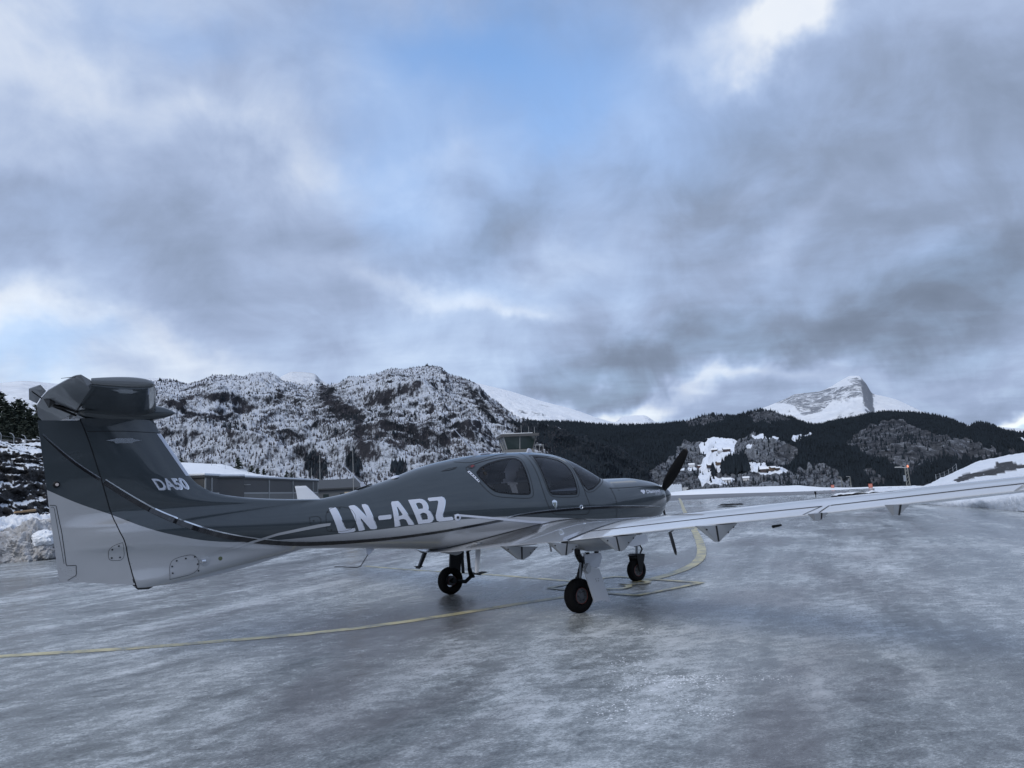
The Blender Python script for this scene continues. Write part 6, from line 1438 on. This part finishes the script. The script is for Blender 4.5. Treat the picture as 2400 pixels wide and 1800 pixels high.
# right main gear
g_ = MB().path([(.11, -1.44, .80), (.115, -1.44, .70), (.175, -1.45, .60)], .040, 10).bar((.175, -1.45, .61), (.115, -1.43, .40), .030, .034, 10).bar((.115, -1.43, .42), (.06, -1.40, .20), .040, .045, 10).bar((.06, -1.38, .205), (.03, -1.50, .205), .03, n=10).bar((.19, -1.44, .67), (.145, -1.44, .50), .022, n=8).build('main_gear_leg', M['black'], PL, True)
MB().bar((.122, -1.475, .60), (.105, -1.47, .38), .012, n=8).build('brake_pipe', M['steel'], g_)
wheel((.03, -1.51, .2085), .2085, .155, -1, .088, g_)
mm = MB().add([(.213, -1.455, .705), (.504, -1.455, .685), (.505, -1.47, .62), (.430, -1.485, .515), (.29, -1.49, .508), (.198, -1.48, .522)]+[(.213, -1.437, .705), (.504, -1.437, .685), (.505, -1.452, .62), (.430, -1.467, .515), (.29, -1.472, .508), (.198, -1.462, .522)], [(0, 1, 2, 3, 4, 5), (11, 10, 9, 8, 7, 6)]+[(k, 6+k, 6+(k+1) % 6, (k+1) % 6) for k in range(6)]).build('gear_door', M['silver'], PL)
for x in (.27, .43): MB().box((x-.022, -1.47, .69), (x+.022, -1.43, .712)).build('hinge', M['black'], mm)
lo_ = [(.10, .56), (.029, .543), (.079, .40), (.180, .112), (.225, .122), (.30, .126), (.374, .112), (.412, .094), (.452, .090), (.30, .509), (.20, .54)]
dd = MB().prism(lo_, 1, -1.628, -1.614).build('gear_door', M['undersides'], PL)
for x, z in ((.225, .394), (.266, .396), (.236, .370), (.270, .369)): MB().bar((x, -1.627, z), (x, -1.631, z), .005, n=8).build('rivet', M['black'], dd)
MB().prism([(.062, .585), (.085, .602), (.125, .600), (.142, .58), (.138, .50), (.115, .478), (.075, .470), (.040, .500), (.025, .525)], 1, -1.66, -1.60).build('gear_door_bracket', M['silver'], PL, True, bevel=.015)
# left main gear, seen from inboard
g_ = MB().add([(.02, 1.43, .78), (.22, 1.43, .78), (.23, 1.47, .78), (.02, 1.47, .78), (.0, 1.46, .34), (.19, 1.46, .28), (.19, 1.50, .28), (.0, 1.50, .34)], [(0, 1, 2, 3), (4, 7, 6, 5), (0, 4, 5, 1), (1, 5, 6, 2), (2, 6, 7, 3), (3, 7, 4, 0)]).bar((.03, 1.38, .2085), (.03, 1.52, .2085), .04).build('main_gear_leg', M['black'], PL)
MB().bar((.245, 1.44, .75), (.23, 1.45, .50), .022, n=10).bar((.23, 1.45, .50), (.235, 1.45, .30), .026, n=10).build('shock_strut', M['dark_metal'], g_, True)
MB().bar((.32, 1.44, .78), (.355, 1.45, .36), .028, n=10).bar((.355, 1.45, .36), (.385, 1.45, .24), .035, n=10).bar((.385, 1.45, .24), (.26, 1.45, .16), .030, n=10).bar((.26, 1.45, .17), (.10, 1.44, .20), .030, n=10).build('trailing_link', M['black'], g_, True)
MB().bar((.38, 1.41, .30), (.40, 1.41, .22), .025).build('brake', M['black'], g_)
wheel((.03, 1.51, .2085), .2085, .155, -1, .070, g_)
MB().add([(-.56, .88, .75), (-.50, .88, .70), (-.22, .90, .635), (-.12, .90, .66), (-.04, .90, .76), (-.56, 1.14, .77), (-.50, 1.12, .72), (-.22, 1.10, .655), (-.12, 1.10, .68), (-.04, 1.12, .78)], [(0, 1, 2, 3, 4), (9, 8, 7, 6, 5)]+[(k, 5+k, 5+(k+1) % 5, (k+1) % 5) for k in range(5)]).build('gear_fairing', M['undersides'], PL, bevel=.01)
# gear bay bulge under the right and left wing
for s in (-1, 1):
    V = []; n = 20; xs = np.linspace(-.12, 1.0, 18)
    for x in xs:
        q = (x+.12)/1.12; d = .17*math.sin(PI*min(max(q, .0), 1))**.55; hw_ = .30*math.sin(PI*q)**.5+.01; zc = .885
        for k in range(n):
            a = PI+PI*k/(n-1); V.append((x, s*(1.50+math.cos(a)*hw_), zc+math.sin(a)*d))
    F = [(i*n+j, i*n+j+1, (i+1)*n+j+1, (i+1)*n+j) for i in range(17) for j in range(n-1)]
    o = mesh_obj('gear_bay_fairing', V, F, M['silver'], PL, True); bm = bmesh.new(); bm.from_mesh(o.data); bmesh.ops.recalc_face_normals(bm, faces=bm.faces); bm.to_mesh(o.data); bm.free()
MB().bar((.03, -1.0, .85), (.045, -1.0, .725), .013, n=10).build('drain_pipe', M['silver'], PL, True)
# nose gear
g_ = MB().bar((2.66, 0, .90), (2.655, 0, .57), .035, n=10).bar((2.655, 0, .57), (2.645, 0, .44), .022, n=10).build('nose_gear_leg', M['steel'], PL, True)
MB().path([(2.60, 0, .56), (2.73, 0, .56), (2.775, 0, .50), (2.71, 0, .42)], .013, 8).build('torque_link', M['black'], g_)
fk = MB().prism([(2.51, .41), (2.55, .445), (2.73, .435), (2.76, .41), (2.72, .395), (2.56, .395)], 1, -.085, .085).build('fork', M['black'], g_, bevel=.008)
for s in (-1, 1): MB().add([(2.54, s*.078, .43), (2.74, s*.078, .42), (2.74, s*.094, .42), (2.54, s*.094, .43), (2.585, s*.078, .16), (2.65, s*.078, .15), (2.65, s*.094, .15), (2.585, s*.094, .16)], [(0, 1, 2, 3), (4, 7, 6, 5), (0, 4, 5, 1), (1, 5, 6, 2), (2, 6, 7, 3), (3, 7, 4, 0)]).build('fork_arm', M['black'], fk, bevel=.005)
wheel((2.61, 0, .182), .182, .125, -1, .085, g_)
MB().add([(2.30, -.17, .86), (2.74, -.17, .90), (2.76, -.16, .62), (2.70, -.15, .588), (2.43, -.15, .570), (2.28, -.15, .60)]+[(2.30, -.158, .86), (2.74, -.158, .90), (2.76, -.148, .62), (2.70, -.138, .588), (2.43, -.138, .570), (2.28, -.138, .60)], [(0, 1, 2, 3, 4, 5), (11, 10, 9, 8, 7, 6)]+[(k, 6+k, 6+(k+1) % 6, (k+1) % 6) for k in range(6)]).build('nose_gear_door', M['undersides'], PL, bevel=.003)
MB().add([(2.30, .17, .86), (2.74, .17, .90), (2.76, .16, .62), (2.70, .15, .588), (2.43, .15, .570), (2.28, .15, .60)]+[(2.30, .158, .86), (2.74, .158, .90), (2.76, .148, .62), (2.70, .138, .588), (2.43, .138, .570), (2.28, .138, .60)], [(5, 4, 3, 2, 1, 0), (6, 7, 8, 9, 10, 11)]+[((k+1) % 6, 6+(k+1) % 6, 6+k, k) for k in range(6)]).build('nose_gear_door', M['undersides'], PL, bevel=.003)
bpy.context.view_layer.update()
